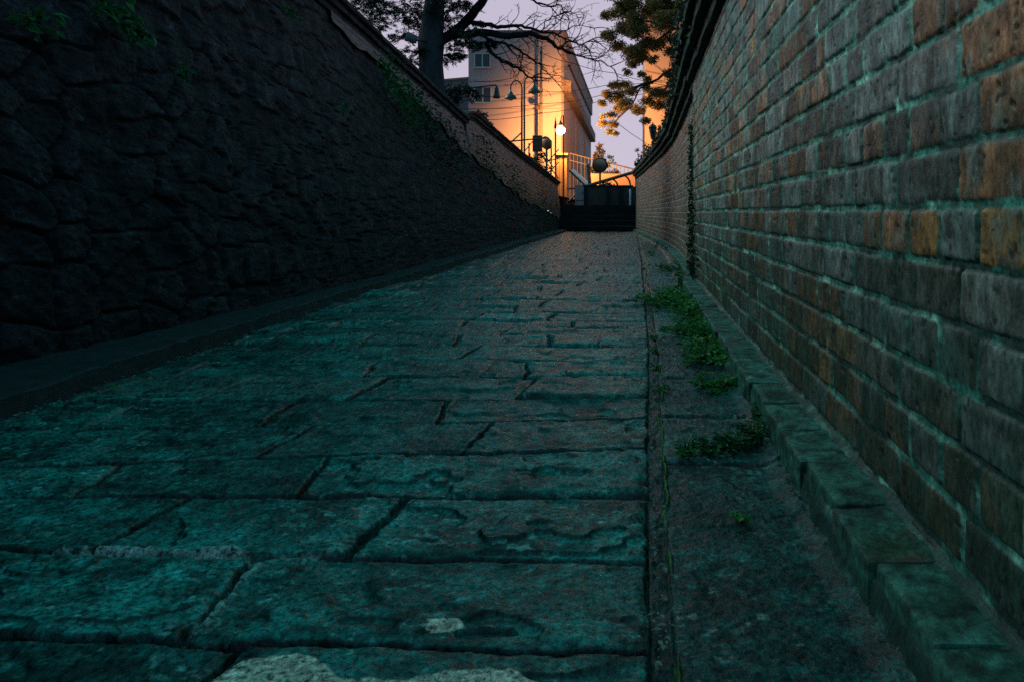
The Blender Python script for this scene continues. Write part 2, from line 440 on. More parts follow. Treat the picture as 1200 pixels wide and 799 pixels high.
    mort = (1 - sstep(0.006, 0.014, np.abs(Z - (1.17 - 0.027 * X) + 0.008 * fbm(X * 20, Z, 2, 94)))) * sstep(-0.95, -0.9, X) * (1 - sstep(-0.52, -0.46, X)) * sstep(-0.5, 0.1, fbm(X * 30, Z * 30, 3, 95))
    mort = np.maximum(mort, (1 - sstep(0.003, 0.010, np.abs(X + 0.56 + 0.02 * fbm(Z * 14, X, 2, 96)))) * sstep(0.93, 0.98, Z) * (1 - sstep(1.14, 1.18, Z)) * sstep(-0.4, 0.2, fbm(X * 30, Z * 30, 3, 97)))
    C = lerp(C, np.array([0.40, 0.62, 0.54]), mort * 0.85); H = H + 0.008 * mort
    C = lerp(C, np.array([0.006, 0.04, 0.036]), skirt * 0.6)
    return H, C


def z_samples(z0, z1, step0, k):
    """sample depths, finer near the viewer"""
    out_ = [z0]
    while out_[-1] < z1:
        zz = out_[-1]; out_.append(zz + max(step0, k * zz * zz))
    return np.array(out_)


zs = np.concatenate([np.linspace(-1.0, 0.68, 60)[:-1], z_samples(0.68, 21.7, 0.0018, 0.00215)])
xl = np.concatenate([np.linspace(-2.1, -1.2, 260)[:-1], np.linspace(-1.2, 0.019, 620)])
xr = np.linspace(0.019, 0.46, 190)
for nm, xs in (('road', xl), ('pavement', xr)):
    X, Z = np.meshgrid(xs, zs, indexing='xy')
    if nm == 'pavement':
        t_ = (xs - xs[0]) / (xs[-1] - xs[0])
        xe = np.interp(Z[:, 0], [0, 5.7, 7.8, 10, 14, 21.8], [0.40, 0.44, 0.5, 0.52, 0.40, 0.15])
        X = 0.019 + (xe[:, None] - 0.019) * t_[None, :]
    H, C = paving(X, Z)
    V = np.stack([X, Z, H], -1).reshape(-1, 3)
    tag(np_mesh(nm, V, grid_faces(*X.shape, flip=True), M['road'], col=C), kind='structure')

# kerb ledge on the left
kz = np.concatenate([np.linspace(-1, 0.8, 20)[:-1], z_samples(0.8, 22, 0.012, 0.004)])
KX = lambda z: np.interp(z, [-1, 1, 1.9, 2.67, 4.46, 11, 21.8], [-1.52, -1.545, -1.58, -1.63, -1.705, -1.79, -1.92])
BX = lambda z: np.interp(z, [-1, 1, 2.3, 3.3, 4.3, 8, 12, 21.8], [-2.0, -1.97, -1.93, -1.88, -1.86, -1.94, -2.03, -2.16])
prof_t = np.linspace(0, 1, 46)
ZK, TK = np.meshgrid(kz, prof_t, indexing='ij')
kx0 = KX(ZK) + 0.012 * fbm(ZK * 2.5, TK * 0, 4, 101)
face = sstep(0, 0.3, TK)
topt = np.clip((TK - 0.3) / 0.7, 0, 1)
Xk = kx0 - 0.018 * face - topt * (kx0 - BX(ZK) + 0.12)
joints = (1 - sstep(0.005, 0.014, np.abs((ZK * 1.6 + 0.3 * vnoise(np.floor(ZK * 1.6), 0 * ZK, 5)) % 1 - 0.5) / 1.6))
Hk = -0.03 + 0.085 * sstep(0, 0.95, np.clip(TK / 0.34, 0, 1)) + 0.006 * fbm(ZK * 8, Xk * 8, 4, 102) + 0.006 * vnoise(np.floor(ZK * 1.6 + 0.5), 0 * ZK, 6) * face - 0.01 * joints * face
tag(np_mesh('kerb', np.stack([Xk, ZK, Hk], -1).reshape(-1, 3), grid_faces(*Xk.shape, flip=False), M['kerb']), kind='structure')

# ------------------------------------------------------------------ brick surface function
def bricks(S, T, s0, t0, course, stretch, seed, warp=1.0):
    """English bond: height, brick id, joint mask at wall coordinates"""
    ws = S + warp * (0.0022 * fbm(S * 22, T * 22, 3, seed) + 0.003 * vnoise(S * 4, T * 4, seed + 9))
    wt = T + warp * (0.0020 * fbm(S * 20, T * 20, 3, seed + 1) + 0.0035 * fbm(S * 1.6, T * 1.6, 2, seed + 2))
    c = np.floor((wt - t0) / course); ft = (wt - t0) - c * course
    hdr = (c % 2) == 1
    u = (ws - s0) / stretch + 0.06 * (hsh(c, c * 3, seed) - 0.5)
    u = np.where(hdr, u * 2 + 0.5, u); L = np.where(hdr, stretch / 2, stretch)
    k = np.floor(u); fu = (u - k)
    jig = 0.05 * (hsh(k, c, seed + 3) - 0.5)
    fu = fu * L
    ds = np.minimum(fu, L - fu) - 0.004 * (hsh(k, c, seed + 12) - 0.3)
    dt = np.minimum(ft, course - ft) - 0.0030 * (hsh(k, c, seed + 13) - 0.3)
    return c, k, hdr, ds, dt


def brick_surface(S, T, seed, s0=0.948, t0=0.531, course=0.0747, stretch=0.224):
    c, k, hdr, ds, dt = bricks(S, T, s0, t0, course, stretch, seed)
    # rounded corners
    a = np.clip(0.011 - ds, 0, None); b = np.clip(0.013 - dt, 0, None)
    d = 0.012 - np.sqrt(a * a + b * b)
    chipn = fbm(S * 45, T * 45, 3, seed + 20)
    d = d + 0.0016 * chipn
    face = sstep(0.0025, 0.0065, d)
    r1 = hsh(k, c, seed + 4); r2 = hsh(k, c, seed + 5); r3 = hsh(k, c, seed + 6); r4 = hsh(k, c, seed + 7)
    H = face * (0.0042 + (r1 - 0.5) * 0.0030) + 0.0015 * sstep(0.004, 0.016, d)
    mortar = 1 - face
    mf = fbm(S * 6, T * 6, 3, seed + 30)
    H = H + mortar * (0.0020 * fbm(S * 70, T * 70, 3, seed + 31) + 0.0035 * sstep(0.1, 0.5, mf))
    pits = sstep(0.42, 0.62, fbm(S * 70, T * 60, 3, seed + 32))
    H = H - 0.0022 * pits * face * (0.4 + r4) + 0.0014 * fbm(S * 25, T * 18, 3, seed + 33) * face
    H = H + 0.006 * fbm(S * 1.2, T * 1.2, 2, seed + 34)
    smear = 1 - sstep(0.0042, 0.0072, ds + 0.0016 * fbm(S * 60, T * 60, 3, seed + 35) - 0.0025 * sstep(1.5, 5, S))
    return dict(H=H, face=face, mortar=np.maximum(mortar, 0.9 * smear), r1=r1, r2=r2, r3=r3, r4=r4, hdr=hdr, pits=pits, d=d)


# ------------------------------------------------------------------ right brick wall
WX_Z = [-1, 0, 4, 5.55, 5.75, 7.8, 10, 12, 14, 17, 21.2]
WX_X = [0.40, 0.40, 0.405, 0.415, 0.475, 0.50, 0.515, 0.475, 0.385, 0.24, 0.02]
WX = lambda z: np.interp(z, WX_Z, WX_X)
wall_r = thing('brick_wall', 'weathered brown brick wall with mossy pale mortar running up the lane beside the gutter slabs', 'wall', (0.5, 8, 0))
ws_ = np.concatenate([np.linspace(-1.0, 0.6, 60)[:-1], z_samples(0.6, 5.5, 0.0018, 0.0031), np.linspace(5.505, 5.8, 12), np.arange(5.82, 21.25, 0.045)])
wt_ = np.linspace(0.02, 1.50, 690)
S, T = np.meshgrid(ws_, wt_, indexing='ij')
# unrolled length beyond the bend stays close to depth
B = brick_surface(S, T, 200)
grey = np.array([0.120, 0.155, 0.165]); brown = np.array([0.175, 0.080, 0.042]); ochre = np.array([0.32, 0.155, 0.045]); dk = np.array([0.022, 0.032, 0.032]); tealb = np.array([0.025, 0.135, 0.12])
Cb = lerp(grey, brown, sstep(0.34, 0.80, B['r2'] + 0.20 * fbm(S * 9, T * 9, 3, 210)))
Cb = np.where((B['r3'] > 0.93)[..., None], lerp(Cb, ochre, 0.7 * np.ones_like(S)), Cb)
Cb = Cb * (0.28 + 1.15 * B['r1'])[..., None]
Cb = lerp(Cb, dk, 0.9 * sstep(0.05, 0.55, fbm(S * 11, T * 7, 4, 211, 0.6) + 0.5 * (B['r4'] - 0.5)))
Cb = lerp(Cb, tealb, 0.58 * sstep(0.1, 0.6, fbm(S * 5, T * 9, 4, 212, 0.6)))
Cb = Cb * np.clip(1 + 1.3 * fbm(S * 30, T * 24, 5, 280, 0.68) + 0.5 * fbm(S * 55, T * 9, 3, 281), 0.25, 2.2)[..., None]
Cb = lerp(Cb, np.array([0.16, 0.22, 0.23]), 0.5 * sstep(0.22, 0.5, fbm(S * 24, T * 13, 4, 282, 0.65) + 0.35 * (B['r1'] - 0.5)))
lowm = 1 - sstep(0.25, 0.75, T + 0.12 * fbm(S * 3, T * 3, 3, 213))
Cb = lerp(Cb, np.array([0.020, 0.046, 0.028]), 0.62 * lowm)
upm = sstep(1.2, 1.45, T + 0.06 * fbm(S * 4, T * 4, 3, 214)) * (1 - sstep(5.0, 7, S))
Cb = lerp(Cb, np.array([0.02, 0.13, 0.11]), 0.55 * upm * sstep(-0.4, 0.4, fbm(S * 14, T * 6, 3, 216)))
Cb = Cb * (1 - 0.6 * B['pits'])[..., None]
mort = lerp(np.array([0.030, 0.155, 0.130]), np.array([0.17, 0.42, 0.36]), sstep(0.0, 0.6, fbm(S * 8, T * 16, 4, 215, 0.6)))
mort = mort * np.clip(1 + 1.2 * fbm(S * 40, T * 40, 4, 283, 0.65), 0.3, 2)[..., None]
mort = lerp(mort, np.array([0.008, 0.03, 0.028]), 0.9 * sstep(-0.05, 0.35, fbm(S * 12 + 40, T * 12, 3, 217)))
C = lerp(Cb, mort, B['mortar'])
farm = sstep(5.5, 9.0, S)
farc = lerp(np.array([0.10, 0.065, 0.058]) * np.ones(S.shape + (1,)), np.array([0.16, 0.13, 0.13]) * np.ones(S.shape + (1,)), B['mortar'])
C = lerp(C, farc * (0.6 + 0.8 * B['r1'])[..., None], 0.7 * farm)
mossv = (1 - sstep(0.15, 0.75, np.abs(S - 5.85 - 0.1 * (T - .7)) + 0.25 * fbm(S * 6, T * 5, 3, 219))) * (1 - sstep(1.0, 1.4, T))
C = lerp(C, np.array([0.012, 0.04, 0.012]), 0.93 * mossv)
basem = (1 - sstep(0.10, 0.30, T + 0.08 * fbm(S * 5, T * 5, 3, 221))) * sstep(0, 0.5, fbm(S * 2.2, T * 3, 3, 222))
C = lerp(C, np.array([0.02, 0.055, 0.02]), 0.6 * basem)
V = np.stack([WX(S) - B['H'], S, T], -1).reshape(-1, 3)
np_mesh('brickwork', V, grid_faces(*S.shape, flip=False), M['brick'], wall_r, col=C)

def sweep(name, zsamp, xfun, zfun, prof, side, material, parent, amp, seed, base_col, mottle_col, sub=5):
    """sweep a coping profile (out, up) along a wall; side=+1 pushes 'out' towards +x"""
    pts = []
    for (a, b), (a2, b2) in zip(prof[:-1], prof[1:]):
        for k in range(sub):
            t = k / sub; pts.append((a + (a2 - a) * t, b + (b2 - b) * t))
    pts.append(prof[-1])
    o = np.array([p[0] for p in pts]); u = np.array([p[1] for p in pts])
    Zs, K = np.meshgrid(zsamp, np.arange(len(o)), indexing='ij')
    nn = amp * fbm(Zs * 5, K * 0.35, 4, seed)
    blk = amp * 0.6 * vnoise(np.floor(Zs * 2.6), K * 0, seed + 4)
    jn = (1 - sstep(0.002, 0.012, np.abs((Zs * 2.6) % 1 - 0.0) / 2.6)) * amp * 1.2
    X_ = xfun(Zs) + side * (o[K] + nn + blk - jn)
    H_ = zfun(Zs) + u[K] + amp * 0.6 * fbm(Zs * 6 + 30, K * 0.4, 3, seed + 1)
    Cc = lerp(np.array(base_col), np.array(mottle_col), sstep(-0.2, 0.5, fbm(Zs * 4, K * 0.3, 4, seed + 2)))
    Cc = Cc * (0.75 + 0.5 * hsh(np.floor(Zs * 2.6), K * 0, seed + 5))[..., None]
    return np_mesh(name, np.stack([X_, Zs, H_], -1).reshape(-1, 3), grid_faces(*X_.shape, flip=(side > 0)), material, parent, col=Cc)


czs = np.concatenate([np.linspace(-1, 1.5, 40)[:-1], np.arange(1.5, 21.3, 0.03)])
sweep('coping', czs, WX, lambda z: 1.47 + 0 * z, [(-0.02, -0.01), (0.045, 0.0), (0.05, 0.055), (0.052, 0.06), (0.095, 0.064), (0.10, 0.12), (0.10, 0.125), (0.135, 0.13), (0.14, 0.19), (0.06, 0.235), (-0.2, 0.25), (-0.34, 0.20), (-0.34, -0.2)], -1, M['coping'], wall_r, 0.006, 300, (0.03, 0.035, 0.034), (0.012, 0.05, 0.035))

# brick footing course at the wall's foot
n_ = 13
g = np.linspace(-1, 1, n_)
cube_v = []; cube_f = []
for ax in range(3):
    for sgn in (-1, 1):
        a, b = np.meshgrid(g, g, indexing='ij'); p = np.zeros((n_, n_, 3)); p[..., ax] = sgn; p[..., (ax + 1) % 3] = a; p[..., (ax + 2) % 3] = b
        base = sum(len(v) for v in cube_v)
        f = grid_faces(n_, n_, flip=(sgn > 0)) + base
        cube_v.append(p.reshape(-1, 3)); cube_f.append(f[:, ::-1])
cube_v = np.concatenate(cube_v); cube_f = np.concatenate(cube_f)


def rock_box(cx, cy, cz, hx, hy, hz, r, seed, amp, tilt=(0, 0, 0)):
    h = np.array([hx, hy, hz]); 
    gg = np.sign(cube_v) * np.abs(cube_v) ** 0.8
    p = gg * h; inner = np.clip(p, -(h - r), h - r); d = p - inner
    ln = np.linalg.norm(d, axis=1, keepdims=True); ln[ln < 1e-9] = 1
    p = inner + d / ln * np.minimum(r, np.linalg.norm(d, axis=1, keepdims=True) * 1.0)
    nrm = p / np.maximum(np.linalg.norm(p / h, axis=1, keepdims=True), 1e-6) / h
    q = p + np.array([cx, cy, cz])
    nz = fbm(q[:, 0] * 30 + q[:, 2] * 17, q[:, 1] * 30, 3, seed) + 0.6 * fbm(q[:, 0] * 9 + q[:, 2] * 5, q[:, 1] * 9, 2, seed + 1)
    p = p + nrm / np.maximum(np.linalg.norm(nrm, axis=1, keepdims=True), 1e-6) * (amp * nz)[:, None]
    tx, ty, tz = tilt
    p = p + np.stack([-tz * p[:, 1] + ty * p[:, 2], tz * p[:, 0], -ty * p[:, 0] + tx * p[:, 1]], -1)
    return p + np.array([cx, cy, cz])


fv = []; ff = []; fc = []
zc = -0.9; off = 0; i = 0
while zc < 21.0:
    L_ = rnd.uniform(0.185, 0.235); xw = float(WX(np.array(zc + L_ / 2)))
    if abs(zc + L_ / 2 - 5.65) < 0.12: zc += L_; continue
    v = rock_box(xw - 0.04 + rnd.uniform(-0.006, 0.006), zc + L_ / 2, 0.028 + rnd.uniform(-0.002, 0.002), 0.056, L_ / 2 - 0.0005, 0.042, 0.007, 400 + i, 0.0030, (rnd.uniform(-0.012, 0.012), rnd.uniform(-0.015, 0.015), rnd.uniform(-0.006, 0.006) + (0.03 if zc > 13 else 0)))
    cc = np.array([0.034, 0.140, 0.112]) * rnd.uniform(0.7, 1.25)
    nn = sstep(-0.1, 0.5, fbm(v[:, 0] * 25 + v[:, 2] * 20, v[:, 1] * 25, 4, 500 + i))
    col = lerp(np.tile(cc, (len(v), 1)), np.array([0.012, 0.04, 0.03]), nn)
    col = col * np.clip(1 + 1.3 * fbm(v[:, 0] * 45 + v[:, 2] * 38, v[:, 1] * 45, 4, 590 + i, 0.65), 0.3, 2.2)[:, None]
    g2 = sstep(0.2, 0.6, fbm(v[:, 1] * 14 + 7, v[:, 2] * 30 + v[:, 0] * 9, 3, 530 + i))
    col = lerp(col, np.array([0.025, 0.07, 0.025]), g2 * 0.5)
    if i % 4 == 1: col = lerp(col, np.array([0.12, 0.075, 0.055]), sstep(0.25, 0.55, fbm(v[:, 0] * 20, v[:, 1] * 20, 3, 560 + i)) * 0.7)
    fv.append(v); ff.append(cube_f + off); fc.append(col); off += len(v); zc += L_; i += 1
np_mesh('footing', np.concatenate(fv), np.concatenate(ff), M['brick'], wall_r, col=np.concatenate(fc))
# mortar bed that the footing bricks sit in
bz = np.concatenate([np.linspace(-1, 0.6, 20)[:-1], z_samples(0.6, 21.2, 0.008, 0.006)])
ZB, TB = np.meshgrid(bz, np.linspace(0, 1, 14), indexing='ij')
xo = WX(ZB)
ox = np.interp(TB, [0, 0.35, 0.5, 1.0], [0.115, 0.098, 0.088, -0.02]); hz_ = np.interp(TB, [0, 0.35, 0.5, 0.55, 0.85, 1.0], [-0.02, 0.02, 0.055, 0.060, 0.066, 0.095])
XB = xo - ox - 0.012 * fbm(ZB * 14, TB * 4, 4, 601) * (TB < 0.5); HB = hz_ + 0.005 * fbm(ZB * 22, TB * 5, 3, 602)
CB = lerp(np.array([0.012, 0.05, 0.042]), np.array([0.07, 0.21, 0.18]), sstep(0.1, 0.6, fbm(ZB * 16, TB * 6, 4, 603)))
np_mesh('mortar_bed', np.stack([XB, ZB, HB], -1).reshape(-1, 3), grid_faces(*XB.shape, flip=True), M['brick'], wall_r, col=CB)

# ------------------------------------------------------------------ left retaining wall
TOP1 = lambda z: np.interp(z, [-1, 1, 3, 5.8, 7.6, 10.1], [2.52, 2.42, 2.27, 2.10, 1.96, 1.78])
TOP2 = lambda z: np.interp(z, [10.0, 10.7, 11.9, 15.1, 21.3, 22.5], [1.90, 1.91, 1.86, 1.70, 1.465, 1.41])
TOPW = lambda z: np.where(z < 10.1, TOP1(z), TOP2(z))
HB_ = lambda z: np.where(z < 10.1, np.minimum(TOP1(z) - 0.14, np.interp(z, [5.4, 5.8, 7.2, 10.8], [2.1, 1.95, 1.74, 1.25])), np.interp(z, [10, 10.8, 15, 22.5], [1.33, 1.25, 0.82, 0.37]))
BATT = lambda z: np.interp(z, [-1, 4, 22], [0.36, 0.38, 0.12])


def WL(z, t):
    """face of the leaning left wall"""
    return BX(z) - BATT(z) * np.clip(t, 0, 3) / np.maximum(TOPW(z), 0.5)


def voronoi(u, v, seed):
    iu = np.floor(u); iv = np.floor(v)
    f1 = np.full(u.shape, 9.0); f2 = np.full(u.shape, 9.0); idx = np.zeros(u.shape)
    for du in (-1, 0, 1):
        for dv in (-1, 0, 1):
            cu = iu + du; cv = iv + dv
            pu = cu + 0.5 + 0.8 * (hsh(cu, cv, seed) - 0.5); pv = cv + 0.5 + 0.8 * (hsh(cu, cv, seed + 1) - 0.5)
            d = np.hypot(u - pu, v - pv)
            cid = hsh(cu, cv, seed + 2)
            near = d < f1
            f2 = np.where(near, f1, np.minimum(f2, d)); idx = np.where(near, cid, idx); f1 = np.where(near, d, f1)
    return f1, f2, idx


wall_l = thing('stone_wall', 'dark leaning rubble stone retaining wall topped by a band of brick and a corbelled coping', 'wall', (-2.2, 9, 0))
lz = np.concatenate([np.linspace(-1, 2.0, 90)[:-1], z_samples(2.0, 22.3, 0.008, 0.0022)])
lt = np.linspace(0, 1, 330)
Zl, Tt = np.meshgrid(lz, lt, indexing='ij')
Hl = 0.0 + Tt * HB_(Zl)
wu = Zl * 5.0 + 0.35 * fbm(Zl * 3, Hl * 3, 3, 701); wv = Hl * 6.3 + 0.35 * fbm(Zl * 3 + 9, Hl * 3, 3, 702)
f1, f2, idx = voronoi(wu, wv, 703)
e = f2 - f1
st = sstep(0.02, 0.30, e + 0.05 * fbm(Zl * 18, Hl * 18, 3, 704))
st = sstep(0.01, 0.13, e + 0.06 * fbm(Zl * 16, Hl * 16, 3, 704)); dk_ = np.interp(Zl, [2.5, 7], [1.0, 0.4]); bulge = 0.026 * st * (0.5 + 0.8 * idx) + 0.020 * fbm(Zl * 7, Hl * 7, 4, 705, 0.6) * st + 0.010 * fbm(Zl * 30, Hl * 30, 3, 706, 0.65)
fac = sstep(0.2, 0.6, fbm(Zl * 5 + idx * 30, Hl * 5, 2, 707)); bulge = bulge - 0.02 * fac * st
Xl = WL(Zl, Hl) + bulge * dk_ - 0.02
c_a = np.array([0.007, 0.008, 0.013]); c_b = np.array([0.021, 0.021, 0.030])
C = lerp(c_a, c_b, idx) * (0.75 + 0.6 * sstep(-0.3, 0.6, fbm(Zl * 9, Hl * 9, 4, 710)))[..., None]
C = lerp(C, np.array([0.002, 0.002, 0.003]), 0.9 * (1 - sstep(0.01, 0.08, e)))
C = C * np.clip(1 + 1.3 * fbm(Zl * 22, Hl * 30, 5, 780, 0.68), 0.25, 2.3)[..., None]
lich = sstep(0.55, 0.75, fbm(Zl * 16, Hl * 16, 4, 711, 0.6) + 0.25 * fbm(Zl * 2, Hl * 2, 2, 713))
C = lerp(C, np.array([0.09, 0.12, 0.16]), 0.55 * lich)
mossl = sstep(0.1, 0.55, fbm(Zl * 1.1, Hl * 3, 4, 712)) * sstep(0.55, 1.0, Tt) * sstep(4.5, 6.5, Zl)
C = lerp(C, np.array([0.018, 0.045, 0.010]), 0.8 * mossl)
C = C * lerp(np.ones(3), np.array([2.1, 1.6, 1.35]), sstep(6, 16, Zl))  # warm glow painted into the stone colour towards the far end
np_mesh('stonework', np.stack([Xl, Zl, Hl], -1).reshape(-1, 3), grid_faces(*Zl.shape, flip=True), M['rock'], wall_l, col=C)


def left_bricks(z0, z1, topf, seed):
    zz = np.arange(z0, z1, 0.028); tt = np.linspace(0, 1, 130)
    Zb, Tb = np.meshgrid(zz, tt, indexing='ij')
    hb = HB_(Zb) - 0.05 + 0.06 * vnoise(Zb * 3, 0 * Zb, seed); hh = hb + Tb * (np.maximum(topf(Zb) - 0.13 - hb, 0.01))
    Bq = brick_surface(Zb, hh - (topf(Zb) - 1.9), seed)
    Cq = lerp(np.array([0.060, 0.040, 0.048]) if z0 < 8 else np.array([0.10, 0.052, 0.034]), np.array([0.11, 0.075, 0.075]) if z0 < 8 else np.array([0.17, 0.090, 0.060]), Bq['r1'])  # brick tones; far section reddened to paint in the lamp's warm glare
    Cq = lerp(Cq, np.array([0.16, 0.13, 0.15]), sstep(0.2, 0.6, fbm(Zb * 3, hh * 4, 4, seed + 50)) * 0.6)
    Cq = lerp(Cq, np.array([0.12, 0.10, 0.115]), Bq['mortar'] * 0.8)
    Cq = lerp(Cq, np.array([0.014, 0.032, 0.012]), sstep(0.0, 0.5, fbm(Zb * 1.4, hh * 4, 4, seed + 51) + 0.9 * (0.35 - Tb)) * 0.85)
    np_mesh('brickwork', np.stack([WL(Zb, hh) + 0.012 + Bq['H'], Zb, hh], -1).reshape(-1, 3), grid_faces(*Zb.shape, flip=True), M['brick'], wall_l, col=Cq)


left_bricks(5.55, 10.12, TOP1, 800)
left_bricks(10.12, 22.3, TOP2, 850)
cprof = [(-0.03, -0.135), (0.03, -0.13), (0.035, -0.09), (0.036, -0.088), (0.065, -0.085), (0.07, -0.05), (0.07, -0.045), (0.10, -0.04), (0.105, -0.01), (0.05, 0.0), (-0.22, 0.01), (-0.25, -0.03), (-0.25, -0.6)]
sweep('coping', np.arange(-1, 10.12, 0.03), lambda z: WL(z, TOP1(z)) + 0.0, TOP1, cprof, 1, M['coping'], wall_l, 0.006, 870, (0.030, 0.028, 0.034), (0.055, 0.045, 0.052))
z2 = np.arange(10.02, 22.3, 0.03)
rnd_top = lambda z: TOP2(z) - 0.13 * (1 - np.sqrt(np.clip(1 - (np.clip(10.45 - z, 0, 0.43) / 0.43) ** 2, 0, 1)))
sweep('coping', z2, lambda z: WL(z, TOP2(z)) + 0.01, rnd_top, cprof, 1, M['coping'], wall_l, 0.007, 890, (0.045, 0.032, 0.028), (0.075, 0.048, 0.035))  # far coping colours carry the same painted warm glow
eb = MB(); zq = 10.02; xq = float(WL(np.array(zq), np.array(1.8)))
eb.box(xq - 0.22, xq + 0.06, zq + 0.002, zq + 0.03, 1.3, 1.80)
eb.build('end_block', M['step'], wall_l)

# ------------------------------------------------------------------ raised ground behind the walls and the landing
def sheet(name, xs, ys, zf, m, amp=0.05, seed=1):
    Y, X = np.meshgrid(ys, xs, indexing='ij')
    Zz = zf(X, Y) + amp * fbm(X * 0.8, Y * 0.8, 3, seed)
    return tag(np_mesh(name, np.stack([X, Y, Zz], -1).reshape(-1, 3), grid_faces(*X.shape, flip=True), m), kind='structure')


ysb = np.concatenate([np.linspace(-1, 22.5, 60), np.linspace(23, 75, 40)])
def bank(name, f_in, sgn, zf, seed):
    u = np.concatenate([np.linspace(0, 3, 12), np.linspace(3.5, 60, 30)])
    Y, U = np.meshgrid(ysb, u, indexing='ij')
    X = f_in(Y) + sgn * U
    Zz = zf(Y) + 0.05 * fbm(X * .8, Y * .8, 3, seed) + 0.03 * U * (U < 6) + 0.18 * (U >= 6)
    tag(np_mesh(name, np.stack([X, Y, Zz], -1).reshape(-1, 3), grid_faces(*X.shape, flip=sgn > 0), M['soil']), kind='structure')


bank('terrain', lambda y: np.where(y < 22.3, WL(y, TOPW(y)) - 0.2, -2.55), -1, lambda y: np.where(y < 22.3, TOPW(y) - 0.3, 1.1), 901)
bank('terrain', lambda y: np.where(y < 21.4, WX(y) + 0.3, 0.3), 1, lambda y: np.where(y < 21.4, 1.4, 1.3), 902)
sheet('landing', np.linspace(-2.6, 0.4, 12), np.linspace(23.45, 60, 30), lambda x, y: 0.745 + 0 * x, M['step'], 0.01, 903)
st = MB()
for i in range(5):
    st.box(-2.3, 0.10, 21.55 + 0.36 * i, 23.5, -0.05 + 0.15 * i + 0.002, 0.15 * (i + 1))
steps = st.build('stone_steps', M['step'])
tag(steps, 'dark flight of wide stone steps closing the far end of the lane', 'steps')

# ------------------------------------------------------------------ leaves
def leaf_cloud(centers, radii, count, size, squash=0.7, flat=0.0, seed=1, shell=0.3):
    """many small folded leaves spread through ellipsoids"""
    r = np.random.default_rng(seed)
    C0 = np.array([tuple(c) for c in centers]); Rr = np.array(radii, float)
    wts = Rr ** 2; wts = wts / wts.sum()
    k = r.choice(len(C0), count, p=wts)
    d = r.normal(size=(count, 3)); d /= np.linalg.norm(d, axis=1, keepdims=True)
    rad = (shell + (1 - shell) * r.random(count) ** 0.6)[:, None]
    p = C0[k] + d * rad * Rr[k][:, None] * np.array([1, 1, squash])
    return leaves_at(p, size * r.uniform(0.6, 1.3, count), flat, r)


def leaves_at(p, sz, flat, r, aspect=0.45, out=None):
    n = len(p)
    a = r.normal(size=(n, 3)); a[:, 2] *= (1 - flat) * 0.9
    if out is not None: a = a * 0.5 + out
    a /= np.linalg.norm(a, axis=1, keepdims=True)
    b = r.normal(size=(n, 3)) if flat == 0 else np.tile(np.array([0, 0, 1.0]), (n, 1)) + r.normal(size=(n, 3)) * (1 - flat)
    s = np.cross(a, b); s /= np.maximum(np.linalg.norm(s, axis=1, keepdims=True), 1e-6)
    nn = np.cross(s, a)
    sz = np.asarray(sz)[:, None]
    v = np.stack([p, p + a * sz * 0.45 + s * sz * aspect * 0.5 + nn * sz * 0.10, p + a * sz - nn * sz * 0.08, p + a * sz * 0.45 - s * sz * aspect * 0.5 + nn * sz * 0.10], 1).reshape(-1, 3)
    f = np.arange(n * 4).reshape(n, 4)
    return v, f


# ------------------------------------------------------------------ cedar and bare limbs on the left
cedar = thing('cedar_tree', 'big dark evergreen with a thick grey trunk and bare reaching limbs behind the left wall', 'tree', P(505, 190, 13.0))
D0 = 13.0
tr = MB()
pts = [P(507, 200, D0), P(507, 150, D0), P(506, 105, D0), P(505, 75, D0), P(505, 50, D0), P(507, 25, D0 + .1), P(510, 0, D0 + .2), P(513, -40, D0 + .3), P(515, -90, D0 + .3)]
tr.tube(pts, [0.30, 0.26, 0.225, 0.20, 0.22, 0.19, 0.17, 0.15, 0.12], 18)
tr.build('trunk', M['bark'], cedar, smooth=True)


def wob(pts, n, amp, r):
    """resample a polyline with organic wobble"""
    out_ = []
    for i in range(len(pts) - 1):
        for k in range(n):
            t = k / n; p = pts[i].lerp(pts[i + 1], t)
            out_.append(p + Vector((r.uniform(-1, 1), r.uniform(-1, 1), r.uniform(-1, 1))) * amp)
    out_.append(pts[-1]); return out_


def twig(mb, p, d, length, rad, depth, r):
    n = max(3, int(length / 0.09)); pts = [p]; cur = p.copy(); dd = d.copy()
    kids = []
    for i in range(n):
        dd = (dd + Vector((r.uniform(-1, 1) * 0.5, r.uniform(-1, 1) * 0.25, r.uniform(-1, 1) * 0.5))).normalized()
        cur = cur + dd * (length / n); pts.append(cur.copy())
        if depth > 0 and r.random() < 0.5:
            sgn = 1 if r.random() < 0.5 else -1
            ang = r.uniform(0.5, 1.0) * sgn
            nd = Vector((dd.x * math.cos(ang) - dd.z * math.sin(ang), dd.y + r.uniform(-.3, .3), dd.x * math.sin(ang) + dd.z * math.cos(ang))).normalized()
            kids.append((cur.copy(), nd, length * r.uniform(0.35, 0.65) * (1 - 0.4 * i / n), rad * (1 - 0.6 * i / n) * 0.62))
    mb.tube(pts, [max(0.0035, rad * (1 - 0.75 * i / n)) for i in range(n + 1)], 5 if rad > 0.012 else 4)
    for k in kids:
        twig(mb, k[0], k[1], k[2], max(0.004, k[3]), depth - 1, r)


